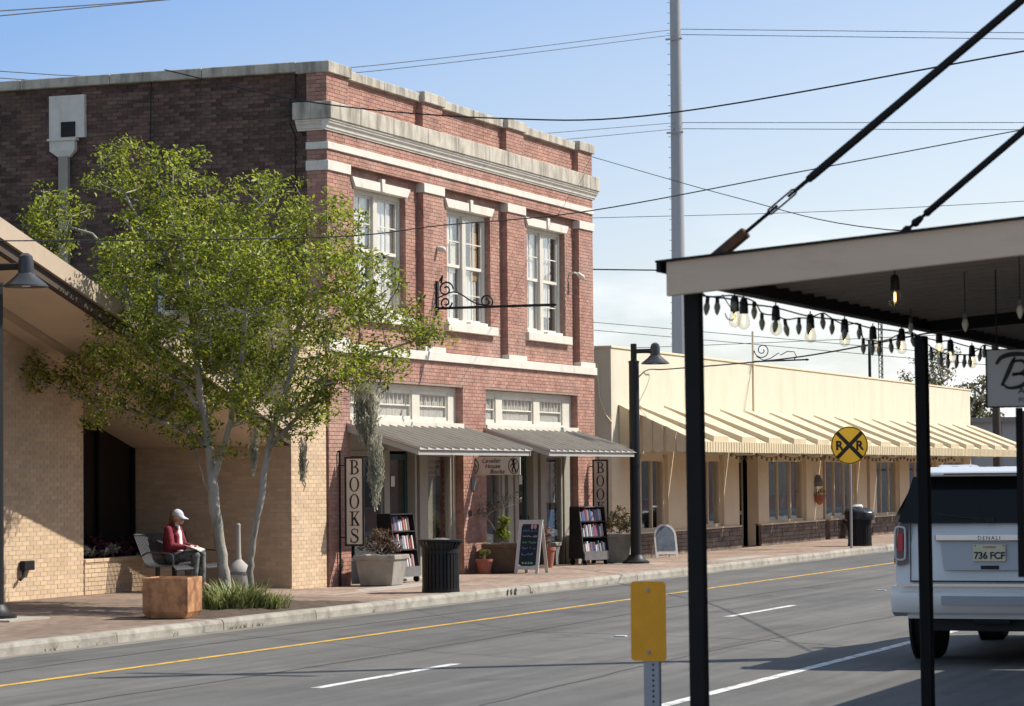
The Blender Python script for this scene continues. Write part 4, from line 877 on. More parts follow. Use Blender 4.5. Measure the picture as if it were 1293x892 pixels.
def square_pot(x, y, w0, w1, z0, z1, mat, t, rz=0.):
    def sq(w, z): return [(x+math.cos(rz)*a*w-math.sin(rz)*b*w, y+math.sin(rz)*a*w+math.cos(rz)*b*w, z) for a, b in ((-1,-1),(1,-1),(1,1),(-1,1))]
    MB().loft([sq(w0,z0),sq(w1*.97,z1-.09),sq(w1+.02,z1-.085),sq(w1+.02,z1),sq(w1-.05,z1),sq(w1-.07,z1-.08)]).build('pot', mat, t, bevel=.01)
    MB().loft([sq(w1-.065,z1-.09),sq(w1-.065,z1-.05)]).build('soil', M_soil, t)
def bush(t, x, y, z, lob, n, per, size, rad, mat, seed, stem=.02):
    mb, ce = grow([([(0,0,-.05),(.02,0,.12),(0,.02,.25)],None)], lob, n, stem, seed, tip=.002, step=.15)
    mb.xf((x,y,z),(1,0,0),(0,1,0),(0,0,1)).build('stems', M_bark, t); leaf_mesh(np.array([tuple(c) for c in ce])+np.array([x,y,z]), rad, per, size, 'foliage', mat, t, seed=seed)
p1 = thing('planter', 'square concrete planter with reddish shrub under the left BOOKS sign', 'planter', (47.65,20.62,.14))
square_pot(47.65,20.62,.30,.38,.15,.70,M_conp,p1,.06); bush(p1,47.65,20.62,.62,[(0,0,.34,.24),(.1,-.22,.28,.17),(-.1,.2,.28,.17),(0,.05,.48,.16)],46,24,.06,.10,leafmat('bronze_leaves',(.07,.055,.03),(.26,.15,.10),.25),51)
p2 = thing('planter', 'square stone planter with drooping shrub beside the black street lamp', 'planter', (60.75,20.50,.14))
square_pot(60.75,20.50,.28,.38,.15,.80,M_conp,p2,.1); bush(p2,60.75,20.50,.74,[(0,0,.32,.24),(.1,-.25,.22,.2),(-.1,.22,.30,.2),(0,.0,.5,.18)],46,24,.075,.11,leafmat('olive_shrub',(.08,.07,.025),(.25,.19,.08),.25),52)
M_brn = pm('brown_glazed_pot', (.13,.085,.055), .6, .2, 4, .1, dirt=((.06,.04,.03), 3, (1,1,.5), .5, .7, .6))
p3 = thing('potted_plant', 'large brown pot with tall wispy bamboo-like plant before the shop pier', 'potted plant', (54.25,20.78,.14))
square_pot(54.25,20.78,.25,.37,.15,.74,M_brn,p3,.2)
bush(p3,54.25,20.78,.68,[(0,0,.25,.14),(0,-.05,.5,.12)],26,22,.085,.09,leafmat('lime_leaves',(.10,.15,.02),(.34,.38,.06),.4),53,.015)
bush(p3,54.2,20.85,.68,[(0,.12,.85,.28),(.1,-.28,.95,.18),(-.1,.35,.6,.18),(0,-.1,1.05,.2)],40,7,.06,.12,leafmat('sparse_leaves',(.06,.08,.03),(.20,.22,.09),.3),54,.02)
M_terra = pm('terracotta', (.33,.12,.075), .85, .15, 4, .15)
def round_pot(x, y, r, h, mat, t): MB().lathe([(r*.66,.142),(r*.98,.14+h*.82),(r*1.08,.14+h*.83),(r*1.08,.14+h),(r*.95,.14+h),(r*.9,.14+h*.86)],(x,y,0),18).build('pot', mat, t, smooth=True)
for x, y, r, h, lab, lf, sd in ((53.62,20.95,.17,.30,'small terracotta pot with sprout behind the black litter bin',1,61),(57.45,21.0,.17,.44,'tall terracotta pot of red leaves beside the chalkboard',0,62)):
    t = thing('potted_plant', lab, 'potted plant', (x,y,.14)); round_pot(x,y,r,h,M_terra,t)
    bush(t,x,y,.14+h-.03,[(0,0,.14,.09)] if lf else [(0,0,.2,.14),(0,0,.38,.12)],14,14,.06,.06,leafmat('sprout',(.08,.12,.03),(.3,.3,.08),.3) if lf else leafmat('red_leaves',(.14,.04,.02),(.35,.14,.06),.3),sd,.008)
# flower basket on the yellow pier
t = thing('wall_basket', 'ornamental yellow flower wall pocket on the yellow shop pier', 'wall ornament', (81.0,21.2,1.3)); MB().lathe([(.03,1.18),(.16,1.3),(.20,1.48),(.17,1.48)],(81.0,21.16,0),12).build('basket', M_terra, t); MB().lathe([(.12,1.72),(.15,1.85),(.05,2.05)],(81.0,21.2,0),10).build('bracket', M_base, t); leaf_mesh([(81.0,21.12,1.55)],.2,60,.1,'flowers',leafmat('yellow_flowers',(.35,.22,.03),(.6,.42,.06),.3),t,seed=71)
t = thing('potted_plant', 'brown pot with low plant by the far yellow shop doorway', 'potted plant', (84.1,20.75,.14)); round_pot(84.1,20.75,.42,.55,M_brn,t); bush(t,84.1,20.75,.66,[(0,0,.15,.3)],16,14,.1,.12,leafmat('olive_shrub',(.08,.07,.025),(.25,.19,.08),.25),63)

# ================================================================== STREET FURNITURE
M_blk = pm('black_powder_coat', (.013,.013,.014), .5, .15, 8, 0, spec=.3)
def litter_bin(x, y, label, bag=False, rz=0):
    z0 = sz(x,y); t = thing('litter_bin', label, 'litter bin', (x,y,z0), 0, 'slatted black litter bins')
    MB().lathe([(.27,0),(.27,.70),(.26,.70),(.26,.02)],(0,0,.03),24).build('liner', M_blk, t, False, smooth=True)
    s = None
    for k in range(30):
        a = 2*math.pi*k/30
        if s is None:
            s = MB().add([(.305,-.022,.06),(.315,-.022,.06),(.315,.022,.06),(.305,.022,.06),(.305,-.022,.74),(.315,-.022,.74),(.315,.022,.74),(.305,.022,.74),(.375,-.02,.88),(.385,-.02,.88),(.385,.02,.88),(.375,.02,.88)],[(0,3,2,1),(0,1,5,4),(1,2,6,5),(2,3,7,6),(3,0,4,7),(4,5,9,8),(5,6,10,9),(6,7,11,10),(7,4,8,11),(8,9,10,11)]).build('slat', M_blk, t, False); o = s
        else: o = s.copy(); COL.objects.link(o); o.parent = t
        o.rotation_euler = (0,0,a)
    MB().lathe([(.30,.0),(.325,.0),(.325,.06),(.30,.06)],(0,0,0),24).build('base_ring', M_blk, t, False, smooth=True)
    MB().lathe([(.30,.66),(.325,.66),(.325,.72),(.30,.72)],(0,0,0),24).build('band', M_blk, t, False, smooth=True)
    MB().lathe([(.36,.865),(.40,.865),(.40,.895),(.36,.895)],(0,0,0),24).build('rim', M_blk, t, False, smooth=True)
    if bag:
        mb = MB().lathe([(.40,.70),(.405,.86),(.39,.93),(.33,.98),(.18,1.0),(.05,.98)],(0,0,0),22); mb.v = [(a*random.uniform(.93,1.06),b*random.uniform(.93,1.06),c+random.uniform(-.03,.04)) for a,b,c in mb.v]; mb.build('bag', pm('black_plastic', (.02,.02,.022), .3, .1, 4, .3, 12), t, False, smooth=True)
        mb = MB().lathe([(.14,1.0),(.17,1.06),(.11,1.11),(.03,1.11)],(0,.05,0),10); mb.v = [(a*random.uniform(.8,1.2),b*random.uniform(.8,1.2),c) for a,b,c in mb.v]; mb.build('litter', M_notice, t, False)
    else: MB().lathe([(.20,.70),(.22,.84),(.16,.90),(.06,.92)],(0,0,0),14).build('dome_lid', M_base, t, False, smooth=True)
    return t
litter_bin(45.1,18.42,'slatted black litter bin at the kerb in front of the bookshop door')
litter_bin(75.2,18.55,'full black litter bin with bagged rubbish by the far round sign',True)
def street_lamp(x, y, label, h):
    z0 = sz(x,y); t = thing('street_lamp', label, 'street lamp', (x,y,z0), 0, 'black gooseneck street lamps'); k = h/4.86
    MB().lathe([(.30,0),(.30,.05),(.22,.09),(.17,.16),(.15,.2)],(0,0,0),16).build('base', M_blk, t, False, smooth=True)
    MB().lathe([(.12,.16),(.115,h-.42),(.125,h-.42),(.125,h-.38),(.07,h-.36),(.07,h),(.05,h+.01)],(0,0,0),12).build('pole', M_blk, t, False, smooth=True)
    MB().tube([(0,0,h-.16),(0,-.42,h-.16)],.05,8).build('arm', M_blk, t, False)
    MB().lathe([(.035,h+.02),(.09,h-.02),(.11,h-.1),(.11,h-.26),(.13,h-.27),(.15,h-.30),(.31,h-.43),(.315,h-.455),(.28,h-.45),(.1,h-.33)],(0,-.50,0),20).build('lamp_head', pm('grey_black_enamel', (.045,.045,.048), .32, .1, 6, .02), t, False, smooth=True)
    MB().lathe([(.02,h-.34),(.07,h-.37),(.09,h-.42),(.05,h-.45)],(0,-.50,0),12).build('bulb', M_notice, t, False, smooth=True)
    return t
street_lamp(60.17,19.91,'black street lamp between the red brick shop and yellow shops',4.86)
street_lamp(34.86,20.96,'black street lamp at the left edge before the tan brick pier',5.08)
bx('lamp_footing', M_conc, None, 34.3,35.4,20.4,21.5,.1,.185); tag(bpy.data.objects['lamp_footing'], 'pale concrete footing slab under the left street lamp', 'footing')
bx('lamp_footing', M_conc, None, 59.7,60.7,19.4,20.4,.1,.147); tag(bpy.data.objects['lamp_footing.001'], 'pale concrete footing slab under the lamp by the yellow shops', 'footing')
# bench: slatted steel, facing the street
bz = .205
bn = thing('bench', 'grey slatted metal bench facing the street by the tan planter', 'bench', (43.3,22.5,bz))
M_slat = pm('grey_slat_steel', (.075,.078,.085), .42, .1, 8, .05, metal=.2)
prof_ = bez([(22.84,.96),(22.74,.72),(22.66,.54),(22.58,.465),(22.45,.44),(22.25,.455),(22.12,.45),(22.06,.40)],4)
sl_ = None
for k in range(40):
    x = 42.42+k*.047
    if sl_ is None: sl_ = MB().loft([[(-.013,y-42*0-22.5,z-.008),(.013,y-22.5,z-.008),(.013,y-22.5,z+.008),(-.013,y-22.5,z+.008)] for y, z in prof_]).build('slat', M_slat, bn, False); o = sl_
    else: o = sl_.copy(); COL.objects.link(o); o.parent = bn
    o.location = (x-43.3,0,0)
for y, z in ((22.84,.97),(22.06,.395),(22.6,.445)): MB().tube([(42.40,y,bz+z),(44.28,y,bz+z)],.02,8).build('rail', M_slat, bn)
for x in (42.6, 43.2, 44.1):
    MB().beam((x,22.5,bz),(x,22.5,bz+.44),.06,.06).box(x-.03,x+.03,22.2,22.75,bz,bz+.03).build('leg', M_blk, bn)
for x in (42.42, 43.12, 44.26): MB().tube(bez([(x,22.70,bz+.62),(x,22.55,bz+.68),(x,22.2,bz+.66),(x,22.12,bz+.6),(x,22.12,bz+.44)],5),.016,6).build('armrest', M_slat, bn)
# smokers' receptacle
t = thing('ash_receptacle', 'pale grey bottle shaped cigarette receptacle standing behind the trunks', 'ash bin', (43.8,21.60,.2))
MB().lathe([(.22,0),(.235,.03),(.235,.30),(.22,.38),(.12,.47),(.06,.53),(.05,.62),(.042,1.05),(.045,1.12),(.03,1.14)],(43.8,21.60,.2),18).build('body', pm('warm_grey_plastic', (.33,.31,.285), .7, .05, 4, .05), t, smooth=True)
MB().lathe([(.24,.275),(.242,.30),(.24,.325)],(43.8,21.60,.2),18).build('seam', M_base, t, smooth=True)
# ================================================================== PERSON ON THE BENCH (faces the street, -Y)
pe = thing('person', 'person in maroon jacket and pale cap sitting on bench reading a book', 'person', (43.2,22.42,bz))
def remesh(mb, name, mat, vox, parent, smooth_it=6):
    o = mb.build(name, mat, parent, False)
    r = o.modifiers.new('r', 'REMESH'); r.mode = 'VOXEL'; r.voxel_size = vox; r.use_smooth_shade = True
    s = o.modifiers.new('s', 'SMOOTH'); s.iterations = smooth_it; s.factor = .5
    return o
M_skin = pm('skin', (.52,.30,.21), .55, .06, 6, 0)
K = 1.04
P_ = lambda x, y, z: (x*K, y*K, z*K)
hip = [(-.09,.10,.55),(.09,.10,.55)]; kn = [(-.10,-.36,.585),(.11,-.36,.60)]; an = [(-.11,-.33,.12),(.10,-.38,.13)]
sh = [(-.165,.10,1.00),(.165,.10,1.00)]; el = [(-.225,.02,.74),(.225,.02,.74)]; wr = [(-.13,-.20,.72),(.13,-.20,.72)]
def C(mb, a, b, r1, r2): mb.capsule(P_(*a), P_(*b), r1*K, r2*K); return mb
bd = MB()
C(bd,(0,.10,.56),(0,.12,.75),.13,.115); C(bd,(0,.12,.75),(0,.10,.96),.115,.13); C(bd,sh[0],sh[1],.06,.06); C(bd,(0,.08,1.03),(0,.045,1.12),.052,.048)
# head: skull, jaw, nose, ears, chin (bowed towards the book)
hd = Vector((0,.02,1.21))
C(bd,(0,.035,1.225),(0,-.005,1.235),.088,.085); C(bd,(0,-.02,1.18),(0,-.05,1.135),.066,.045); C(bd,(0,-.09,1.20),(0,-.112,1.175),.012,.015); C(bd,(-.087,.02,1.2),(-.09,.03,1.18),.016,.013); C(bd,(.087,.02,1.2),(.09,.03,1.18),.016,.013); C(bd,(-.02,-.085,1.148),(.02,-.085,1.148),.010,.010); C(bd,(-.035,-.08,1.215),(-.03,-.082,1.213),.014,.014); C(bd,(.035,-.08,1.215),(.03,-.082,1.213),.014,.014)
for s in (0, 1):
    C(bd,hip[s],kn[s],.088,.060); C(bd,kn[s],an[s],.055,.038); a = an[s]; C(bd,a,(a[0],a[1]-.15,.055),.04,.032); C(bd,(a[0],a[1]+.04,.05),(a[0],a[1]-.10,.05),.036,.036)
    C(bd,sh[s],el[s],.05,.04); C(bd,el[s],wr[s],.038,.026)
    w = Vector(wr[s]); sg = -1 if s == 0 else 1; pa = w+Vector((-sg*.015,-.075,-.005)); C(bd,tuple(w),tuple(pa),.026,.032); C(bd,tuple(w+Vector((-sg*.03,-.05,0))),tuple(pa+Vector((-sg*.02,0,0))),.02,.02)
    for f in range(4):
        b0 = pa+Vector((sg*(.026-.018*f),-.018,-.004)); ln = (.030,.038,.041,.034)[f]; b1 = b0+Vector((0,-ln,-.012)); b2 = b1+Vector((0,-ln*.55,-.024)); C(bd,tuple(b0),tuple(b1),.0088,.0082); C(bd,tuple(b1),tuple(b2),.0082,.007)
    t0 = w+Vector((-sg*.032,-.03,.004)); t1 = t0+Vector((-sg*.022,-.03,.014)); t2 = t1+Vector((-sg*.004,-.03,.004)); C(bd,tuple(t0),tuple(t1),.011,.010); C(bd,tuple(t1),tuple(t2),.010,.008)
body = remesh(bd, 'body', M_skin, .0075, pe, 3)
M_mar = pm('maroon_jacket_cloth', (.20,.022,.035), .85, .2, 9, .5, 30)
jk = MB(); C(jk,(0,.10,.58),(0,.13,.76),.155,.145); C(jk,(0,.13,.76),(0,.105,.97),.145,.14); C(jk,(-.155,.10,.99),(.155,.10,.99),.078,.078)
for s in (0, 1): C(jk,sh[s],el[s],.075,.066); C(jk,el[s],tuple(Vector(wr[s])*.93+Vector(el[s])*.07),.064,.044)
C(jk,(0,.10,1.05),(0,.085,1.065),.075,.07); C(jk,(-.1,-.02,.66),(-.07,0,.9),.045,.05); C(jk,(.1,-.02,.66),(.07,0,.9),.045,.05)
remesh(jk, 'jacket', M_mar, .011, pe, 4)
shh = MB(); C(shh,(0,.02,.66),(0,.035,.95),.095,.085); C(shh,(0,.035,.95),(0,.045,1.05),.075,.06); remesh(shh, 'shirt', pm('white_shirt', (.72,.72,.74), .8, .05, 8, .3, 30), .011, pe, 4)
tz = MB()
for s in (0, 1): C(tz,hip[s],kn[s],.102,.076); C(tz,kn[s],(an[s][0],an[s][1],.17),.072,.058)
C(tz,(0,.10,.55),(0,.11,.62),.14,.14)
remesh(tz, 'trousers', pm('patterned_dark_trousers', (.03,.032,.035), .85, .5, 16, .2, col2=(.22,.23,.22)), .011, pe, 4)
for s in (0, 1):
    sh_ = MB(); a = an[s]; C(sh_,(a[0],a[1]+.045,.045),(a[0],a[1]-.17,.042),.045,.043); C(sh_,(a[0],a[1]+.01,.06),(a[0],a[1],.13),.045,.046); remesh(sh_, 'shoe', M_blk, .009, pe, 3)
hr = MB(); C(hr,(0,.06,1.24),(0,.05,1.20),.088,.085); C(hr,(0,.12,1.20),(0,.15,1.12),.04,.03); C(hr,(0,.15,1.12),(.01,.15,1.02),.032,.015); C(hr,(-.075,.02,1.2),(-.07,.04,1.12),.022,.018); C(hr,(.075,.02,1.2),(.07,.04,1.12),.022,.018)
remesh(hr, 'hair', pm('light_brown_hair', (.24,.14,.07), .6, .3, 20, .3, 60, stretch=(4,4,.6)), .009, pe, 2)
M_cap = pm('pale_grey_cap_cloth', (.50,.52,.58), .8, .05, 8, .2, 60)
cp = MB(); rings = []
for i in range(7):
    a = R(90*i/6); rings.append([P_(.101*math.cos(a)*math.cos(t), .015+.108*math.cos(a)*math.sin(t), 1.235+.105*math.sin(a)+(-.10)*(.108*math.cos(a)*-math.sin(t))*1.2) for t in [2*math.pi*j/20 for j in range(20)]])
cp.loft(rings); cap = cp.build('cap', M_cap, pe, False, smooth=True)
br = MB(); fr_, bk_ = [], []
for j in range(11):
    t = R(200+140*j/10); x, y = .10*math.cos(t), .015+.107*math.sin(t); fr_.append((x, y))
for dz in (0, -.008):
    for j, (x, y) in enumerate(fr_):
        ex = math.sin(math.pi*j/10); br.v.append(P_(x,y,1.224+dz)); br.v.append(P_(x*.92,y-.09*ex,1.19+dz-.012*ex))
br.f = [(2*j,2*j+1,2*j+3,2*j+2) for j in range(10)]+[(22+2*j,22+2*j+2,22+2*j+3,22+2*j+1) for j in range(10)]+[(2*j+1,23+2*j,25+2*j,2*j+3) for j in range(10)]
br.build('brim', M_cap, cap, False, smooth=True)
# the open book in the hands
bk = thing('open_book', 'open book held on the lap of the seated reader', 'book', (43.2,22.12,bz+.71))
for s in (-1, 1):
    pg = MB().loft([[(s*.004,-.12,-.004),(s*.004,.12,-.004),(s*.004,.12,.016),(s*.004,-.12,.016)],[(s*.08,-.12,.012),(s*.08,.12,.012),(s*.08,.12,.034),(s*.08,-.12,.034)],[(s*.165,-.12,.03),(s*.165,.12,.03),(s*.165,.12,.042),(s*.165,-.12,.042)]]); pg.build('page_block', pm('book_paper', (.62,.60,.55), .8, .05, 5, 0), bk, False)
    MB().loft([[(0,-.128,-.010),(0,.128,-.010),(0,.128,-.006),(0,-.128,-.006)],[(s*.175,-.128,.022),(s*.175,.128,.022),(s*.175,.128,.027),(s*.175,-.128,.027)]]).build('cover', pm('blue_cover', (.10,.13,.2), .6, .1, 4, 0), bk, False)
bk.rotation_euler = (R(18), 0, R(4))

# ================================================================== SIGNS OF THE BOOKSHOP
def ring(cx, cy, rx, ry, tx, ty, a0=0, a1=360, n=28, e=.003):
    mb = MB(); rs = []
    for i in range(n+1):
        a = R(a0+(a1-a0)*i/n); c, s = math.cos(a), math.sin(a); o_ = (cx+rx*c, cy+ry*s); i_ = (cx+(rx-tx)*c, cy+(ry-ty)*s); rs.append([(*o_,-e),(*o_,e),(*i_,e),(*i_,-e)])
    return mb.loft(rs, caps=abs(a1-a0) < 359)
def rect(x0, x1, y0, y1, e=.003): return MB().box(x0,x1,y0,y1,-e,e)
def merge(*ms):
    o = MB()
    for q in ms: o.add(q.v, q.f)
    return o
def serif(ch):   # height 1, width about .78, centred on x = 0
    if ch == 'O': return ring(0,.5,.38,.52,.13,.045)
    if ch == 'B': return merge(rect(-.24,-.10,0,1), rect(-.36,.02,0,.055), rect(-.36,.02,.945,1), ring(-.02,.745,.31,.255,.13,.05,-90,90,16), rect(-.10,-.02,.95,1.0), rect(-.12,.0,.49,.54), ring(0,.265,.36,.265,.14,.055,-90,90,16), rect(-.1,.02,0,.055))
    if ch == 'K': return merge(rect(-.24,-.10,0,1), rect(-.36,.02,0,.05), rect(-.36,.02,.95,1), stroke([(.27,.96),(-.11,.40)],.06,.003), stroke([(-.02,.58),(.30,.03)],.15,.003), rect(.10,.40,.95,1), rect(.12,.42,0,.05))
    if ch == 'S':
        p = bez([(.24,.70),(.22,.86),(.02,.97),(-.18,.90),(-.22,.74),(-.12,.60),(.06,.50),(.22,.38),(.25,.22),(.10,.05),(-.10,.03),(-.25,.13),(-.29,.32)],6); n = len(p)
        w = [.05+.11*math.exp(-((i/n-.52)/.22)**2) for i in range(n)]
        return merge(stroke(p, w, .003), rect(.21,.27,.68,.96), rect(-.32,-.26,.04,.34))
M_sgn = pm('cream_sign_board', (.56,.52,.45), .7, .05, 4, .05); M_let = pm('black_sign_paint', (.012,.011,.011), .6, .1, 6, 0)
def books_sign(X, yl, w, z0, z1, label, pole):
    t = thing('books_sign', label, 'sign', (X,yl,z0)); yr = yl-w
    MB().box(X,X+.03,yr,yl,z0,z1).build('board', M_sgn, t)
    f = MB(); e = .035; f.box(X-.008,X+.038,yr-e,yl+e,z1,z1+e).box(X-.008,X+.038,yr-e,yl+e,z0-e,z0).box(X-.008,X+.038,yl,yl+e,z0,z1).box(X-.008,X+.038,yr-e,yr,z0,z1); f.build('frame', M_let, t)
    h = (z1-z0)/5.0; n = 5
    for i, ch in enumerate('BOOKS'):
        g = serif(ch); s = h*.83; g.v = [(a*s*.98, b*s, c) for a, b, c in g.v]; g.xf((X-.004,(yl+yr)/2,z1-h*(i+1)+h*.085), **XN); g.build('letter', M_let, t)
    py = yl+.14
    MB().tube([(X+.02,py,pole[0]),(X+.02,py,pole[1])],.022,8).build('pole', M_iron, t)
    MB().tube([(X+.02,py+.13,z1+.10),(X+.02,py,z1+.14),(X+.02,py-.02,z1+.14)],.016,6).build('hook', M_iron, t)
    for z in (z0+.12, z1-.12): MB().tube([(X+.02,py,z),(X+.02,yl+.03,z)],.012,6).build('bracket', M_iron, t)
    return t
books_sign(47.2,21.10,.31,.90,2.44,'vertical BOOKS sign at the left corner pier of the bookshop',(.14,2.58))
books_sign(61.0,21.16,.30,.93,2.42,'vertical BOOKS sign at the right pier, partly behind a bookcase',(.14,2.55))
# hanging blade sign between the awnings
hs_ = thing('hanging_shop_sign', 'cream hanging board lettered Cavalier House Books between the two awnings', 'sign', (54.0,20.9,2.12))
MB().box(53.985,54.015,20.30,21.47,2.125,2.49).build('board', M_sgn, hs_)
for s, y, z in (('Cavalier',20.93,2.375),('House',20.90,2.265),('Books',20.80,2.155)):
    g = text_mb(s, .125, .002, .3); g.xf((53.981,y,z), **XN); g.build('lettering', M_let, hs_)
for y in (21.31, 20.44):
    ring(0,0,.115,.16,.014,.014).xf((53.981,y,2.307), **XN).build('emblem_ring', M_let, hs_)
    sgn = 1 if y > 21 else -1
    fg = merge(stroke([(.01*sgn,.115),(0,.04),(-.01*sgn,-.03)],[.03,.055,.045],.002), ring(.005*sgn,.105,.028,.028,.027,.027,0,360,10,.002), stroke([(-.04*sgn,.125),(.055*sgn,.12)],.016,.002), stroke([(0,-.02),(-.035*sgn,-.075),(-.045*sgn,-.125)],.026,.002), stroke([(0,-.02),(.03*sgn,-.07),(.015*sgn,-.125)],.026,.002), stroke([(0,.055),(.05*sgn,.02),(.065*sgn,-.03)],.018,.002), stroke([(0,.05),(-.045*sgn,.04),(-.06*sgn,.085)],.016,.002))
    fg.xf((53.981,y,2.307), **XN).build('emblem_figure', M_let, hs_)
for y in (20.45, 21.30): MB().tube([(54,y,2.49),(54,y,2.62)],.006,5).build('chain', M_iron, hs_)
MB().tube([(54,20.35,2.62),(54,Y0,2.62)],.016,6).build('hanging_rod', M_iron, hs_)
# ================================================================== BOOKCASES ON CASTORS
M_case = pm('dark_bookcase_wood', (.022,.018,.016), .6, .2, 5, .05)
BC = [(.25,.05,.05),(.08,.12,.28),(.5,.48,.42),(.06,.09,.14),(.55,.53,.5),(.3,.28,.30),(.45,.18,.14),(.16,.25,.33),(.62,.6,.56),(.12,.07,.06)]
ORD = 'zeroth first second third fourth fifth sixth seventh eighth ninth tenth eleventh twelfth thirteenth fourteenth fifteenth sixteenth seventeenth eighteenth nineteenth twentieth twenty-first twenty-second twenty-third twenty-fourth'.split()
BN = ['dark red','blue','cream','black','white','grey','rust red','slate blue','pale','brown']
BM_ = [pm('book_cover_%d' % i, c, .6, .15, 20, 0) for i, c in enumerate(BC)]
def bookcase(x, y, rz, h, w, d, z0, label, where):
    t = thing('bookcase', label, 'bookcase', (x,y,z0), rz)     # local: opens towards -y
    hz = .14
    for s in (-1, 1):
        mb = MB().add([(s*w/2-.012,-d/2,hz),(s*w/2+.012,-d/2,hz),(s*w/2+.012,d/2,hz),(s*w/2-.012,d/2,hz),(s*w/2-.012,-d*.18,h),(s*w/2+.012,-d*.18,h),(s*w/2+.012,d*.42,h),(s*w/2-.012,d*.42,h)],[(0,3,2,1),(4,5,6,7),(0,1,5,4),(1,2,6,5),(2,3,7,6),(3,0,4,7)]); mb.build('side_panel', M_case, t, False)
    fy = lambda z: -d/2+(d*.32)*(z-hz)/(h-hz); byk = lambda z: d/2-(d*.08)*(z-hz)/(h-hz)
    zs = [hz+.08, hz+(h-hz)*.40, hz+(h-hz)*.70]
    for z in zs+[h-.02]: MB().box(-w/2+.013,w/2-.013,fy(z),byk(z),z,z+.022).build('shelf', M_case if z < h-.1 else M_base, t, False)
    MB().box(-w/2+.013,w/2-.013,byk(hz)-.02,byk(hz)-.005,hz,h-.02).build('back_panel', M_case, t, False)
    MB().box(-w/2+.013,w/2-.013,-d/2-.006,-d/2+.012,hz-.03,hz+.16).build('plinth', M_base, t, False)
    for a in (-1, 1):
        for b in (-1, 1): MB().tube([(a*w*.42-.018,b*d*.4,.065),(a*w*.42+.018,b*d*.4,.065)],.062,12).box(a*w*.42-.03,a*w*.42+.03,b*d*.4-.03,b*d*.4+.03,.12,.145).build('castor', M_iron, t, False)
    nm = ['bottom','middle','top']; rg = random.Random(int(x*10)); ca, sa = math.cos(rz), math.sin(rz)
    for si, z in enumerate(zs):
        u = -w/2+.03; lim = w/2-.03-(rg.uniform(0,.12) if si != 1 else .02)
        while True:
            th = rg.uniform(.024,.05); hh = rg.uniform(.19,.29); dp = rg.uniform(.13,.17)
            if u+th > lim: break
            yo = fy(z)+.02+rg.uniform(0,.015)
            mb = MB().box(0,th-.003,0,dp,0,hh); o = mb.build('book', BM_[rg.randrange(10)], None, bevel=.003)
            lx, ly = u, yo; o.location = (x+ca*lx-sa*ly, y+sa*lx+ca*ly, z0+z+.023); o.rotation_euler = (R(-9), 0, rz)
            bi = bi+1 if u > -w/2+.031 else 1; cn_ = rg.randrange(10); o.data.materials[0] = BM_[cn_]; tag(o, '%s book, %s from the left on the %s shelf of the %s' % (BN[cn_], ORD[bi], nm[si], where), 'book', 'books on the %s shelf of the %s' % (nm[si], where))
            u += th+.001
    return t
bookcase(49.15,20.92,R(-10),1.28,.78,.46,.14,'black wheeled bookcase of books left of the bookshop door','left bookcase')
bookcase(59.45,20.75,R(-24),1.28,.80,.46,.14,'black wheeled bookcase of books at the right bookshop pier','right bookcase')
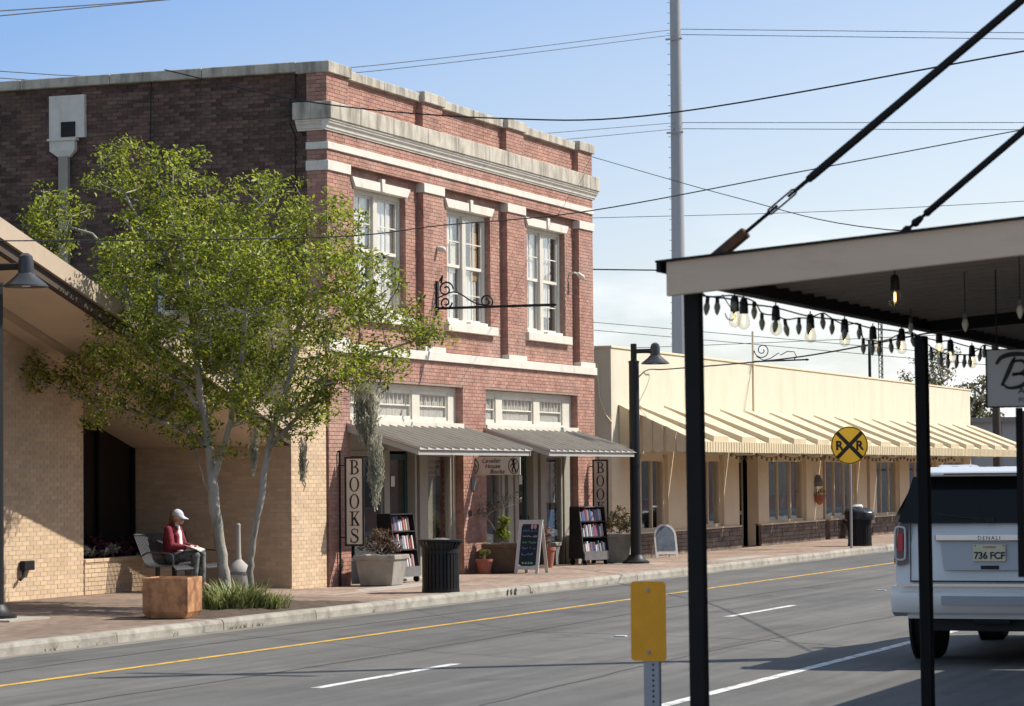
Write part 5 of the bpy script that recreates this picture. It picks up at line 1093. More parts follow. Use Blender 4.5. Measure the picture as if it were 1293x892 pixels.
# ================================================================== PAVEMENT BOARDS
M_chalk = pm('chalkboard', (.018,.022,.032), .7, .3, 4, 0)
def easel(x, y, rz, h, w, spread, label, rounded=False, frame=None):
    t = thing('pavement_sign', label, 'pavement sign', (x,y,.14), rz)
    fr = frame or pm('whitewashed_wood', (.60,.57,.51), .75, .08, 6, .1)
    for s, nm in ((-1,'front_panel'),(1,'back_panel')):
        def PT(u, v, o=0.): return (u, s*(spread*(1-v/h)/2+o*1.0), v)
        leg = .07; ft = .085; f = MB()
        def bar(u0,u1,v0,v1):
            o0, o1 = -.012, .012
            f.add([PT(u0,v0,o0),PT(u1,v0,o0),PT(u1,v1,o0),PT(u0,v1,o0),PT(u0,v0,o1),PT(u1,v0,o1),PT(u1,v1,o1),PT(u0,v1,o1)],[(0,3,2,1),(4,5,6,7),(0,1,5,4),(1,2,6,5),(2,3,7,6),(3,0,4,7)])
        bar(-w/2,-w/2+leg,0,h); bar(w/2-leg,w/2,0,h); bar(-w/2+leg,w/2-leg,h-leg,h); bar(-w/2+leg,w/2-leg,ft,ft+leg)
        p = f.build(nm, fr, t, False, bevel=.006)
        n = 10; hw = w/2-leg+.004; lo, hi = ft+leg-.01, h-leg+.01
        out = [(-hw,lo+.05),(-hw*.5,lo),(hw*.5,lo),(hw,lo+.05),(hw,hi-.05),(hw*.5,hi),(-hw*.5,hi),(-hw,hi-.05)]
        mb = MB(); mb.add([PT(a,b,-.004) for a, b in out]+[PT(a,b,.004) for a, b in out],[tuple(range(8)),tuple(range(15,7,-1))]+[(i,(i+1)%8,8+(i+1)%8,8+i) for i in range(8)]); mb.build('chalk_panel', M_chalk, p, False)
        if s < 0:
            rg = random.Random(7); cols = [(.16,.34,.62),(.6,.6,.6),(.20,.55,.28),(.18,.30,.62)]
            rows = 5; k = 0
            for r in range(rows):
                v = hi-.16-r*(hi-lo-.26)/rows; u = -hw*.75
                while u < hw*.7:
                    lw = rg.uniform(.03,.05); pts = [(u+lw*a, v+.05*b) for a, b in [(0,rg.random()),(.3,rg.random()),(.6,rg.random()),(1,rg.random())]]
                    m2 = stroke(pts, .009, .001); m2.v = [PT(a, b, .0065+c) for a, b, c in m2.v]; m2.build('chalk_mark', pm('chalk_%d' % (r % 4), cols[r % 4], .9, .1, 9, 0), p, False); u += lw+rg.choice((.008,.008,.035))
            for du in (-.035, .02):
                m2 = ring(hw*.45+du*1.2, hi-.06, .028, .055, .026, .05, 0, 360, 10, .001); m2.v = [PT(a, b, .0065+c) for a, b, c in m2.v]; m2.build('chalk_heart', pm('pink_chalk', (.60,.30,.36), .9, .05, 9, 0), p, False)
            for i in range(4):
                m2 = ring(-hw*.5+i*hw*.33, lo+.07, .022, .022, .02, .02, 0, 360, 8, .001); m2.v = [PT(a, b, .0065+c) for a, b, c in m2.v]; m2.build('chalk_dot', pm('chalk_2', cols[2], .9, .1, 9, 0), p, False)
    MB().box(-w/2-.004,w/2+.004,-.02,.02,h-.01,h+.012).build('hinge', fr, t, False)
    return t
easel(54.1,20.12,R(-86),1.06,.50,.75,'white framed chalkboard A-frame sign on pavement before the bookshop')
def arch_board(x, y, rz, h, w, label):
    t = thing('pavement_sign', label, 'pavement sign', (x,y,.14), rz); fr = pm('whitewashed_wood', (.60,.57,.51), .75)
    hz = h-w/2; o_ = [(-w/2,0),(-w/2+.06,.0),(-w/2+.07,.08),(w/2-.07,.08),(w/2-.06,0),(w/2,0)]+[(w/2*math.cos(a), hz+w/2*math.sin(a)) for a in [math.pi*i/10 for i in range(11)]]
    lean = lambda a, b, c: (a, -.16*(1-b/h)+c, b)
    mb = MB(); k = len(o_); mb.add([lean(a,b,-.012) for a, b in o_]+[lean(a,b,.012) for a, b in o_],[tuple(range(k)),tuple(range(2*k-1,k-1,-1))]+[(i,(i+1)%k,k+(i+1)%k,k+i) for i in range(k)]); mb.build('frame', fr, t, False)
    r = w/2-.055; q = [(-r,.16),(r,.16)]+[(r*math.cos(a), hz+r*math.sin(a)) for a in [math.pi*i/10 for i in range(11)]]; k = len(q)
    mb = MB(); mb.add([lean(a,b,-.018) for a, b in q]+[lean(a,b,-.011) for a, b in q],[tuple(range(k)),tuple(range(2*k-1,k-1,-1))]+[(i,(i+1)%k,k+(i+1)%k,k+i) for i in range(k)]); mb.build('chalk_panel', pm('grey_blue_slate', (.10,.13,.16), .6, .4, 5, 0), t, False)
    for s in (-1, 1): MB().beam((s*w*.4,.22,0),(s*w*.34,.0,h*.75),.03,.025).build('strut', fr, t, False)
arch_board(64.75,20.72,R(-48),.80,.58,'small arched white framed board leaning by the yellow shop window')
# ================================================================== RAILROAD CROSSING SIGN
rs = thing('railroad_sign', 'round yellow railroad crossing sign on a slim grey post', 'road sign', (72.8,18.2,.14))
MB().tube([(72.86,18.2,.12),(72.86,18.2,3.2)],.035,8).build('post', M_galv, rs)
M_sy = pm('sign_yellow', (1.0,.60,.04), .5, .0, 3, 0); zc = 2.82; rr_ = .495
MB().lathe([(rr_,72.80),(rr_,72.81)],(0,18.2,zc),40,axis='x').build('disc', M_sy, rs)
ring(0,0,rr_-.012,rr_-.012,.022,.022,0,360,48,.001).xf((72.796,18.2,zc), **XN).build('border', M_let, rs)
for a in (45, -45):
    c, s = math.cos(R(a))*.47, math.sin(R(a))*.47; stroke([(-c,-s),(c,s)], .10, .001).xf((72.795 if a > 0 else 72.7935,18.2,zc), **XN).build('cross_bar', M_let, rs)
for y in (.27, -.27): text_mb('R', .33, .001, 0, 'CENTER', 1., .012).xf((72.795,18.2+y,zc-.115), **XN).build('letter', M_let, rs)
# ================================================================== NEAR CANOPY
M_can = pm('tan_fascia_board', (.52,.405,.30), .75, .06, 2, .12, 30, stretch=(4,.6,4), dirt=((.18,.14,.11), 2, (1,.4,1), .58, .8, .5))
M_cblk = pm('black_steel', (.008,.0075,.0075), .6, .2, 6, 0, spec=.18)
CX0, CX1, CY0, CY1 = 12.54, 32.1, 4.0, .62
cn = thing('porch_canopy', 'steel porch canopy with tan fascia and black posts at the right', 'canopy', (12.75,3.92,.14))
rz_ = lambda y: 3.085+.0795*(4.0-y)            # roof top
def cslab(x0,x1,y0,y1,d0,d1): return MB().add([(x0,y0,rz_(y0)+d0),(x1,y0,rz_(y0)+d0),(x1,y1,rz_(y1)+d0),(x0,y1,rz_(y1)+d0),(x0,y0,rz_(y0)+d1),(x1,y0,rz_(y0)+d1),(x1,y1,rz_(y1)+d1),(x0,y1,rz_(y1)+d1)],[(0,3,2,1),(4,5,6,7),(0,1,5,4),(1,2,6,5),(2,3,7,6),(3,0,4,7)])
cslab(CX0,CX0+.035,CY1,CY0-.012,-.165,-.006).build('end_fascia', M_can, cn, bevel=.004)
cslab(CX0+.036,CX1,CY0-.045,CY0-.008,-.09,-.008).build('street_fascia', M_can, cn, bevel=.004)
cslab(CX0-.02,CX1,CY1,CY0+.035,-.006,.004).build('drip_edge', M_cblk, cn)
cslab(CX0-.018,CX1,CY0+.012,CY0+.03,-.05,-.006).build('gutter_lip', M_cblk, cn)
# corrugated deck seen from below: ribs run down the slope; sheet by sheet
M_deck = pm('underside_metal', (.20,.165,.135), .5, .15, 2, 0, metal=.3)
xs_ = CX0+.04; sh0 = None
while xs_ < CX1-.2:
    wsh = min(1.0, CX1-xs_-.03); prof = []
    if sh0 is None or wsh < .99:
        mb = MB(); nn = max(1, int(wsh/.25)); px = []
        for i in range(nn): px += [(i*.25,-.012),(i*.25+.07,-.012),(i*.25+.078,-.020),(i*.25+.092,-.020),(i*.25+.10,-.012),(i*.25+.17,-.012),(i*.25+.185,-.055),(i*.25+.235,-.055)]
        px.append((nn*.25,-.012)); mb.v = []
        for u, d in px: mb.v += [(u,CY1,rz_(CY1)+d-.0),(u,CY0-.05,rz_(CY0-.05)+d)]
        mb.f = [(2*i,2*i+2,2*i+3,2*i+1) for i in range(len(px)-1)]
        o = mb.build('roof_sheet', M_deck, cn, False); sh0 = sh0 or o
    else: o = sh0.copy(); COL.objects.link(o); o.parent = cn
    o.location = (xs_-12.75,-3.92,-.14); xs_ += 1.0
def post(x, y, w):
    p = MB().add([(x-w/2+a*w-w*0, y-w/2+b*w, z) for z, in ((.14,),) for a, b in ((0,0),(1,0),(1,1),(0,1))]+[(x-w/2+a*w-.0, y-w/2+b*w+.012, 2.95) for a, b in ((0,0),(1,0),(1,1),(0,1))],[(0,3,2,1),(4,5,6,7),(0,1,5,4),(1,2,6,5),(2,3,7,6),(3,0,4,7)])
    p.build('post', M_cblk, cn, bevel=.006)
for x in (12.76, 17.58, 22.4, 27.2, 32.0): post(x, 3.915, .075); MB().box(x-.09,x+.09,3.825,4.0,.14,.152).build('base_plate', M_cblk, cn)
MB().box(12.60,CX1,3.87,3.955,2.985,3.05).build('street_beam', M_cblk, cn)
for x in (12.66, 17.58, 22.4, 27.2): cslab(x-.04,x+.04,CY1,3.86,-.13,-.045).build('cross_beam', M_cblk, cn)
MB().box(12.8,CX1,2.12,2.2,3.08,3.165).build('purlin', M_cblk, cn); MB().box(12.8,CX1,.64,.72,3.20,3.29).build('wall_ledger', M_cblk, cn)
# tie rods
M_rust = pm('rusty_strap', (.26,.10,.035), .8, .4, 14, 0, col2=(.03,.022,.02))
def tie_rod(x, ya, za, yb, zb, detail=True):
    a = Vector((x,ya,za)); b = Vector((x,yb,zb)); d = (b-a).normalized(); Ln = (b-a).length
    q = lambda t: a+d*t
    r = MB().tube([q(.60 if detail else .19), q(Ln)],.019 if detail else .016,10).build('tie_rod', M_cblk, cn)
    if detail:
        MB().beam(a-d*.06,q(.20),.05,.052,up=(1,0,0)).build('rod_socket', M_rust, r, bevel=.006); MB().tube([q(.16),q(.34)],.009,6).build('eye_bolt', M_cblk, r); MB().tube([q(.50),q(.64)],.010,6).capsule(q(.585),q(.60),.018,.018).capsule(q(.625),q(.64),.017,.017).build('rod_end', M_cblk, r)
        n = d.cross(Vector((1,0,0))).normalized()
        for s in (-1, 1): MB().tube([q(.325),q(.345)+n*s*.013,q(.49)+n*s*.013,q(.51)],.0045,6).build('turnbuckle', M_cblk, r)
        for t0, t1 in ((.33,.39),(.455,.51)): MB().tube([q(t0),q(t1)],.007,6).build('turnbuckle_screw', M_cblk, r)
    else: MB().capsule(q(.0),q(.05),.016,.02).capsule(q(.10),q(.13),.02,.014).capsule(q(.17),q(.19),.018,.016).tube([q(0),q(.62)],.008,6).build('rod_end', M_cblk, r)
    return r
tie_rod(12.80,3.835,3.105,1.05,5.24); tie_rod(12.80,2.955,3.175,.9,4.80,False); 
tie_rod(17.58,3.80,3.11,1.05,5.24)
# shop the canopy belongs to (outside the frame, seen only in reflections)
nb_ = thing('near_shop_building', 'red brick shop row that carries the canopy, beside the viewer', 'building', (40,-3,.14))
bx('wall', M_brick, nb_, 12.6,340,-9,.60,.14,5.4); bx('parapet_cap', M_stone, nb_, 12.55,340.05,-9.05,.66,5.4,5.5)
for i in range(36): wq = bx('shop_window', M_post, nb_, 14+i*8,18.5+i*8,.6,.64,.9,2.8); bx('pane', M_smoke, wq, 14.1+i*8,18.4+i*8,.641,.645,1.0,2.7)
# ================================================================== STRING LIGHTS
M_bulb = glass('clear_bulb', tint=(.93,.90,.82), refl=.25); M_fil = pm('warm_filament', (.8,.5,.2), .5, emit=((1,.58,.2), 5.0), bump=0)
M_c9 = pm('smoky_bulb', (.20,.195,.16), .25, .1, 6, 0); M_sock = pm('black_socket_rubber', (.012,.012,.012), .6, .1, 6, 0)
s1 = thing('string_light', 'string of black socket filament bulbs hanging along the canopy beam', 'string light', (13.5,3.93,3.0)); ORG[s1.name] = (13.5,3.93,3.0)
ED = [(13.46,2.888),(13.62,2.885),(14.21,2.88),(14.9,2.87),(15.65,2.88),(16.32,2.87),(17.06,2.89),(18.12,2.92),(18.46,2.88),(19.15,2.87)]
e0 = None
def ed_bulb(t, x, y, z, src):
    if src is None:
        so_ = MB().lathe([(.012,.085),(.018,.075),(.021,.055),(.0225,.012),(.021,.008)],(0,0,0),14).build('socket', M_sock, t, False, smooth=True)
        bl_ = MB().lathe([(.017,.010),(.026,-.012),(.031,-.034),(.029,-.052),(.018,-.066),(.003,-.071)],(0,0,0),16).build('bulb', M_bulb, so_, False, smooth=True)
        fi_ = MB().tube([(-.006,0,.0),(-.009,0,-.035),(0,0,-.042),(.009,0,-.035),(.006,0,.0)],.0022,5).build('filament', M_fil, so_, False); src = (so_, bl_, fi_); o = so_
    else:
        o = src[0].copy(); COL.objects.link(o); o.parent = t
        for c in src[1:]: k = c.copy(); COL.objects.link(k); k.parent = o
    g = ORG.get(t.name, (0,0,0)); o.location = (x-g[0], y-g[1], z-g[2]); return src
w_ = MB(); pts = [(12.8,3.93,2.975)]
for x, z in ED:
    e0 = ed_bulb(s1, x, 3.93, z, e0); w_.tube([(x,3.93,z+.08),(x,3.93,2.955 if z+.08 < 2.95 else z+.1)],.004,5)
top = [(12.8,3.94,2.94)]+[(x,3.94,2.955-.012*(i % 2)) for i, (x, z) in enumerate(ED)]+[(20.4,3.94,2.94),(27,3.94,2.94)]
w_.tube(bez(top,4),.0045,5); w_.build('wire', M_sock, s1)
s2 = thing('string_light', 'string of small smoky pointed bulbs drooping under the canopy edge', 'string light', (12.89,3.9,2.9)); ORG[s2.name] = (12.89,3.9,2.9)
C9 = [(12.89,2.89),(13.06,2.9),(13.35,2.92),(13.7,2.91),(13.84,2.86),(14.09,2.86),(14.3,2.85),(14.55,2.87),(14.76,2.88),(15.05,2.92),(15.25,2.9),(15.53,2.88),(15.87,2.9),(15.96,2.82),(16.18,2.82),(16.35,2.82),(16.65,2.85),(16.84,2.88),(17.23,2.91),(17.75,2.84),(18.03,2.82),(18.24,2.81),(18.51,2.82),(18.75,2.83),(18.94,2.84),(19.27,2.89),(19.42,2.92)]
c0_ = None
for x, z in C9:
    yy = 3.90
    if c0_ is None:
        a_ = MB().lathe([(.006,.048),(.0095,.045),(.010,.018)],(0,0,0),10).build('socket', M_sock, s2, False, smooth=True); b_ = MB().lathe([(.009,.020),(.016,.0),(.0155,-.012),(.009,-.034),(.002,-.044)],(0,0,0),12).build('bulb', M_c9, a_, False, smooth=True); c0_ = (a_, b_); o = a_
    else: o = c0_[0].copy(); COL.objects.link(o); o.parent = s2; k = c0_[1].copy(); COL.objects.link(k); k.parent = o
    o.location = (x-12.89, yy-3.9, z-2.9); o.rotation_euler = (random.uniform(-.15,.15), random.uniform(-.15,.15), 0)
MB().tube(bez([(12.80,3.9,2.955)]+[(x,3.9,z+.046) for x, z in C9]+[(19.8,3.9,2.96)],4),.004,5).build('wire', M_sock, s2)
for (x, y, z, l) in ((13.33,3.1,2.955,'single filament bulb hanging under the middle of the canopy roof'),):
    t = thing('hanging_bulb', l, 'light bulb', (x,y,z)); ed_bulb(t, x, y, z, e0); MB().tube([(x,y,z+.08),(x,y,rz_(y)-.045)],.004,5).build('wire', M_sock, t)
for (x, y, z, l) in ((16.3,3.7,2.945,'pale pointed bulb under the canopy beside the second black post'),(14.46,3.0,2.86,'pale pointed bulb hanging under the canopy above the lettered sign'),(13.83,2.6,2.885,'pale pointed bulb under the canopy at the right picture edge')):
    t = thing('hanging_bulb', l, 'light bulb', (x,y,z)); MB().lathe([(.007,.05),(.011,.046),(.011,.018)],(x,y,z),10).build('socket', M_base, t, smooth=True); MB().lathe([(.010,.020),(.017,.0),(.0165,-.012),(.009,-.034),(.002,-.046)],(x,y,z),12).build('bulb', pm('frosted_bulb', (.55,.53,.42), .4, .05, 5, 0), t, smooth=True); MB().tube([(x,y,z+.045),(x,y,rz_(y)-.04)],.003,5).build('wire', M_sock, t)
t = thing('wire_hook', 'bent wire S-hook hanging beneath the canopy corner', 'hook', (13.2,3.9,2.95)); MB().tube(bez([(13.15,3.9,2.96),(13.22,3.9,2.93),(13.30,3.9,2.90),(13.36,3.9,2.868),(13.33,3.9,2.848),(13.24,3.9,2.846),(13.19,3.9,2.872)],6),.003,5).build('hook', M_iron, t)
# ================================================================== NEAR SIGNS
M_swh = pm('white_sign_panel', (.46,.455,.45), .6, .05, 3, .03)
sg = thing('hanging_shop_sign', 'white framed hanging sign with black brush lettering under the canopy', 'sign', (14.5,2.6,2.43))
X_, yl, yr, z0, z1 = 14.5, 2.90, 2.25, 2.432, 2.718
MB().box(X_,X_+.02,yr,yl,z0,z1).build('panel', M_swh, sg)
e = .007; MB().box(X_-.004,X_+.024,yr-e,yl+e,z1,z1+e).box(X_-.004,X_+.024,yr-e,yl+e,z0-e,z0).box(X_-.004,X_+.024,yl,yl+e,z0,z1).box(X_-.004,X_+.024,yr-e,yr,z0,z1).build('frame', M_cblk, sg)
def glyph(pts, w, u, v): 
    p = bez(pts, 8); n = len(p); ws = [w*(.45+.55*math.sin(math.pi*min(1,(i+1)/n*1.05))) for i in range(n)]; stroke([(a*1.0,b*1.0) for a, b in p], ws, .001).xf((X_-.004,yl-u,z0+v), **XN).build('brush_letter', M_let, sg)
glyph([(0,-.02),(.03,.015),(.09,.03),(.16,.025),(.22,.005)],.024,.048,.235)
glyph([(0,0),(.03,.06),(.055,.115),(.07,.145)],.022,.075,.105)
glyph([(.045,.13),(.1,.135),(.125,.105),(.10,.075),(.05,.06)],.018,.08,.095)
glyph([(.05,.06),(.11,.055),(.125,.025),(.09,-.005),(.03,-.012),(0,.01)],.02,.08,.105)
text_mb('AN', .05, .001, 0, 'LEFT').xf((X_-.004,yl-.158,z0+.062), **XN).build('lettering', M_let, sg); text_mb('POT', .036, .001, 0, 'LEFT').xf((X_-.004,yl-.158,z0+.018), **XN).build('lettering', M_base, sg)
for y in (2.85, 2.32): MB().tube([(X_+.01,y,z1),(X_+.01,y,rz_(y)-.045)],.004,5).build('hanger', M_cblk, sg)
bn_ = thing('hanging_banner_board', 'dark maroon hanging board with black beaded edge at right', 'sign', (14.6,2.5,1.6))
MB().box(14.60,14.62,2.1,2.745,1.578,2.41).build('panel', pm('maroon_board', (.085,.022,.025), .7, .15, 5, .05), bn_); MB().box(14.592,14.628,2.745,2.775,1.56,2.425).box(14.592,14.628,2.1,2.745,1.56,1.578).build('frame', M_cblk, bn_)
bd_ = MB()
for i in range(58): bd_.box(14.588,14.60,2.728,2.738,1.585+i*.0142,1.593+i*.0142)
bd_.build('beading', M_base, bn_, kind='stuff')
for y in (2.7, 2.2): MB().tube([(14.61,y,2.42),(14.61,y,rz_(y)-.045)],.004,5).build('hanger', M_cblk, bn_)
om = thing('object_marker', 'plain yellow rounded marker plate on a perforated steel post', 'road sign', (14.6,4.72,.14))
# plate faces the traffic; centred about (14.6, 4.77)
def rrect(w, h, r, n=6): return [(sx_*(w/2-r)+r*math.cos(R(a0+90*i/n)), sy_*(h/2-r)+r*math.sin(R(a0+90*i/n))) for sx_, sy_, a0 in ((1,1,0),(-1,1,90),(-1,-1,180),(1,-1,270)) for i in range(n+1)]
OMY, OMZ = 4.765, 1.317
pl_ = MB(); q = rrect(.197,.425,.022); k = len(q); pl_.add([(a,b,-.002) for a, b in q]+[(a,b,.002) for a, b in q],[tuple(range(k-1,-1,-1)),tuple(range(k,2*k))]+[(i,(i+1)%k,k+(i+1)%k,k+i) for i in range(k)]); pl_.xf((14.6,OMY,OMZ), **XN).build('plate', pm('amber_sheeting', (.86,.36,.012), .5, .07, 8, .1, 300), om)
for dz in (.165,-.165): MB().lathe([(.011,-.004),(.009,-.009)],(0,0,0),10).xf((14.6,OMY+.0,OMZ+dz),(0,-1,0),(0,0,1),(1,0,0)).build('bolt', M_galv, om)
ps = MB(); w2 = .05
ps.box(14.606,14.609,OMY-.012-.04,OMY-.012+.04,.14,OMZ+.2)
psx = ps.build('post_web', M_galv, om); MB().box(14.609,14.64,OMY-.056,OMY-.052,.14,OMZ+.2).box(14.609,14.64,OMY+.028,OMY+.032,.14,OMZ+.2).build('post_flange', M_galv, om)
h0_ = None
for i in range(20):
    if h0_ is None: h0_ = MB().lathe([(.0065,0),(.0065,.0015)],(0,0,0),8,axis='x').build('post_hole', M_dark, om, False); o = h0_
    else: o = h0_.copy(); COL.objects.link(o); o.parent = om
    o.location = (14.6045-14.6, OMY-.022-4.72, 1.085-i*.028-.14)
# ================================================================== SUV
M_paint = pm('silver_white_paint', (.70,.68,.64), .35, .01, 2, 0, coat=.8, spec=.5); M_chr = pm('chrome', (.75,.75,.76), .12, .02, 3, 0, metal=1.); M_tint = pm('tinted_glass', (.006,.006,.008), .10, .1, 2, 0, spec=.22); M_rub = pm('tyre_rubber', (.014,.014,.014), .85, .15, 20, .2); M_plast = pm('dark_plastic', (.02,.02,.021), .7, .1, 8, .1); M_tail = pm('tail_lens_red', (.11,.028,.020), .15, .1, 6, 0, coat=.5); M_led = pm('clear_lens', (.62,.58,.55), .15, .05, 8, 0)
sv = thing('parked_suv', 'large white SUV parked beyond the canopy, seen from behind', 'car', (30.95,6.19,0)); 
def V(mb, name, mat, par=None, **k): return mb.build(name, mat, par or sv, False, **k)
HW = 1.085
Z_ = [.50,.62,.85,1.05,1.30,1.52,1.60,1.80,1.98,2.06,2.11,2.13]
Wd = [.94,1.0,1.07,1.085,1.08,1.055,1.03,.97,.90,.86,.72,.40]
def top_at(x):
    if x < 3.7: return 2.13-.0*x
    if x < 4.65: return 2.13-(x-3.7)/.95*.66
    if x < 5.9: return 1.47-(x-4.65)*.08
    return 1.34-(x-5.9)*.6
def rear_x(z):
    return 0 if z < 1.0 else (z-1.0)*.08 if z < 1.55 else .044+(z-1.55)*.42
rings = []
for x in (0,.12,.35,.8,1.6,2.4,3.2,3.7,4.0,4.3,4.65,5.1,5.6,5.9,6.05):
    tp = top_at(x); ring_ = []; fx = 1 if x < 5.6 else (.96 if x < 6 else .88); sr = max(0, 1-x/1.0)
    ed = .965 if x == 0 else 1
    for s in (1, -1):
        pts = []
        for z, w in zip(Z_, Wd):
            zz = min(z, tp-(.0 if z == Z_[-1] else (Z_[-1]-z)*.02)); ww = w if z <= tp else w+ (0 if tp > 1.6 else .12*(z-tp)/.6)
            pts.append((x+rear_x(z)*sr if x < 1.2 else x, s*ww*fx*ed, zz))
        ring_ += pts if s > 0 else pts[::-1]
    rings.append(ring_)
body_ = V(MB().loft(rings), 'body', M_paint, smooth=True)
b2 = body_.modifiers.new('sub', 'BEVEL'); b2.width = .02; b2.segments = 2; b2.limit_method = 'ANGLE'; b2.angle_limit = R(35)
V(MB().box(.15,5.95,-.80,.80,.36,.52), 'underbody', M_plast)
# rear glass, spoiler, tailgate panel lines
def rq(y0,y1,z0,z1,off,ins=0.,n=1): return MB().add([(rear_x(z0)-off,y0,z0),(rear_x(z0)-off,y1,z0),(rear_x(z1)-off,y1-ins,z1),(rear_x(z1)-off,y0+ins,z1),(rear_x(z0)-off+.03,y0,z0),(rear_x(z0)-off+.03,y1,z0),(rear_x(z1)-off+.03,y1-ins,z1),(rear_x(z1)-off+.03,y0+ins,z1)],[(0,3,2,1),(4,5,6,7),(0,1,5,4),(1,2,6,5),(2,3,7,6),(3,0,4,7)])
V(rq(-1.02,1.02,1.55,2.05,.012,.13), 'rear_glass', M_tint)
V(MB().add([(.20,-.84,2.045),(.20,.84,2.045),(.16,.86,2.10),(.16,-.86,2.10),(.55,-.86,2.155),(.55,.86,2.155),(.02,.80,2.055),(.02,-.80,2.055),(.03,.80,2.10),(.03,-.80,2.10),(.30,.84,2.15),(.30,-.84,2.15)],[(7,6,1,0),(7,9,8,6),(9,11,10,8),(11,4,5,10),(6,8,10,5,1),(7,0,4,11,9),(0,1,5,4)]), 'spoiler', M_paint, smooth=False, bevel=.012)
V(MB().box(.018,.03,-.5,.5,2.068,2.085), 'brake_light', M_tail)
for s in (1, -1):
    # tail lamp wraps the corner
    V(MB().loft([[(-.02,s*.90,1.10),(-.025,s*1.02,1.08),(.12,s*1.09,1.09),(.30,s*1.095,1.14)],[(-.02+.012,s*.90,1.30),(-.02,s*1.02,1.30),(.12,s*1.092,1.30),(.32,s*1.094,1.30)],[(.02,s*.91,1.53),(.02,s*1.0,1.54),(.15,s*1.066,1.54),(.36,s*1.066,1.52)]], closed=False, caps=False), 'tail_lamp', M_tail, smooth=True)
    t_ = MB(); t_.tube(bez([(-.035,s*.93,1.49),(-.032,s*1.02,1.50),(-.038,s*1.04,1.40),(-.045,s*1.04,1.22),(-.045,s*1.02,1.15),(-.045,s*.94,1.15),(-.045,s*.925,1.22),(-.04,s*.925,1.42),(-.035,s*.93,1.49)],4),.012,6); V(t_, 'lamp_light_bar', M_led); V(MB().loft([[(-.044,s*.955,1.24),(-.046,s*1.005,1.24),(-.036,s*1.005,1.43),(-.034,s*.955,1.43)],[(-.02,s*.955,1.24),(-.02,s*1.005,1.24),(-.01,s*1.005,1.43),(-.01,s*.955,1.43)]]), 'brake_lens', pm('bright_red_lens', (.55,.02,.02), .2, .05, 6, 0))
    V(MB().add([(.10,s*1.079,1.59),(1.05,s*1.076,1.59),(1.05,s*.94,1.94),(.33,s*.935,1.94)],[(0,1,2,3)]), 'quarter_glass', M_tint)
    V(MB().add([(1.12,s*1.077,1.59),(2.15,s*1.077,1.59),(2.15,s*.937,1.95),(1.12,s*.937,1.95)],[(0,1,2,3)]), 'door_glass', M_tint); V(MB().add([(2.22,s*1.077,1.59),(3.75,s*1.077,1.57),(3.45,s*.937,1.95),(2.22,s*.937,1.95)],[(0,1,2,3)]), 'door_glass', M_tint)
    for x in (1.10, 2.18, 3.5): V(MB().box(x-.006,x+.006,s*1.08-.006,s*1.08+.006,.66,1.56), 'door_gap', M_plast)
    for x in (1.45, 2.5): V(MB().box(x,x+.22,s*1.10-.015,s*1.10+.015,1.33,1.37), 'door_handle', M_chr)
    V(MB().box(3.55,3.72,s*1.09,s*1.09+s*.24,1.55,1.75) if s > 0 else MB().box(3.55,3.72,-1.33,-1.09,1.55,1.75), 'wing_mirror', M_paint, bevel=.03)
    rl = MB().tube(bez([(.75,s*.72,2.10),(.95,s*.74,2.16),(1.8,s*.74,2.165),(2.9,s*.74,2.165),(3.2,s*.72,2.10)],5),.018,6); V(rl, 'roof_rail', M_chr)
    V(MB().box(1.95,4.0,s*1.02-.06,s*1.02+.06,.38,.44), 'running_board', M_plast)
    for wx in (1.18, 4.85):
        wc = (wx, s*.93, .43); wl = V(MB().lathe([(.25,-.14),(.40,-.145),(.428,-.11),(.43,0),(.428,.11),(.40,.145),(.25,.14)],wc,32,axis='y'), 'wheel', M_rub, smooth=True)
        V(MB().lathe([(.24,.10),(.25,.146),(.22,.12),(.06,.10),(.05,.14),(.02,.14)] if s > 0 else [(.02,-.14),(.05,-.14),(.06,-.10),(.22,-.12),(.25,-.146),(.24,-.10)],wc,24,axis='y'), 'rim', M_chr, wl, smooth=True)
        V(MB().lathe([(.50,-.02),(.50,.012)],(wx,s*1.058,.47),32,axis='y'), 'wheel_arch', M_plast)
V(MB().box(.9,1.5,-.7,.7,.34,.44), 'rear_axle', M_plast); V(MB().tube([(.2,-.55,.40),(.9,-.55,.40)],.045,8), 'exhaust', M_plast); V(MB().tube([(.05,-.2,.47),(.05,.2,.47)],.03,8), 'tow_bar', M_plast)
# bumper with step and chrome strip
bp_ = [(-.10,.86),(-.10,.80),(-.15,.78),(-.16,.66),(-.12,.57),(.05,.52)]
rg_ = []
for y, k in ((-1.08,.75),(-1.0,1.15),(-.6,1.35),(0,1.4),(.6,1.35),(1.0,1.15),(1.08,.75)): rg_.append([(a*k+.03,y,z) for a, z in bp_]+[(.28,y,.52),(.28,y,.86)])
V(MB().loft(rg_), 'bumper', M_paint, smooth=True)
V(MB().box(-.135,-.10,-.95,.95,.855,.885), 'bumper_chrome', M_chr); V(MB().box(-.212,-.18,-.5,.5,.66,.755), 'bumper_step', pm('silver_plastic', (.36,.36,.37), .5, .03, 5, 0))
V(MB().box(-.03,.0,-.88,.88,.90,.915), 'tailgate_gap', M_plast); 
for s in (-1, 1): V(MB().add([(-.006,s*.885,.9),(-.006,s*.875,.9),(.04,s*.875,1.54),(.04,s*.885,1.54)],[(0,1,2,3)]), 'tailgate_gap', M_plast)
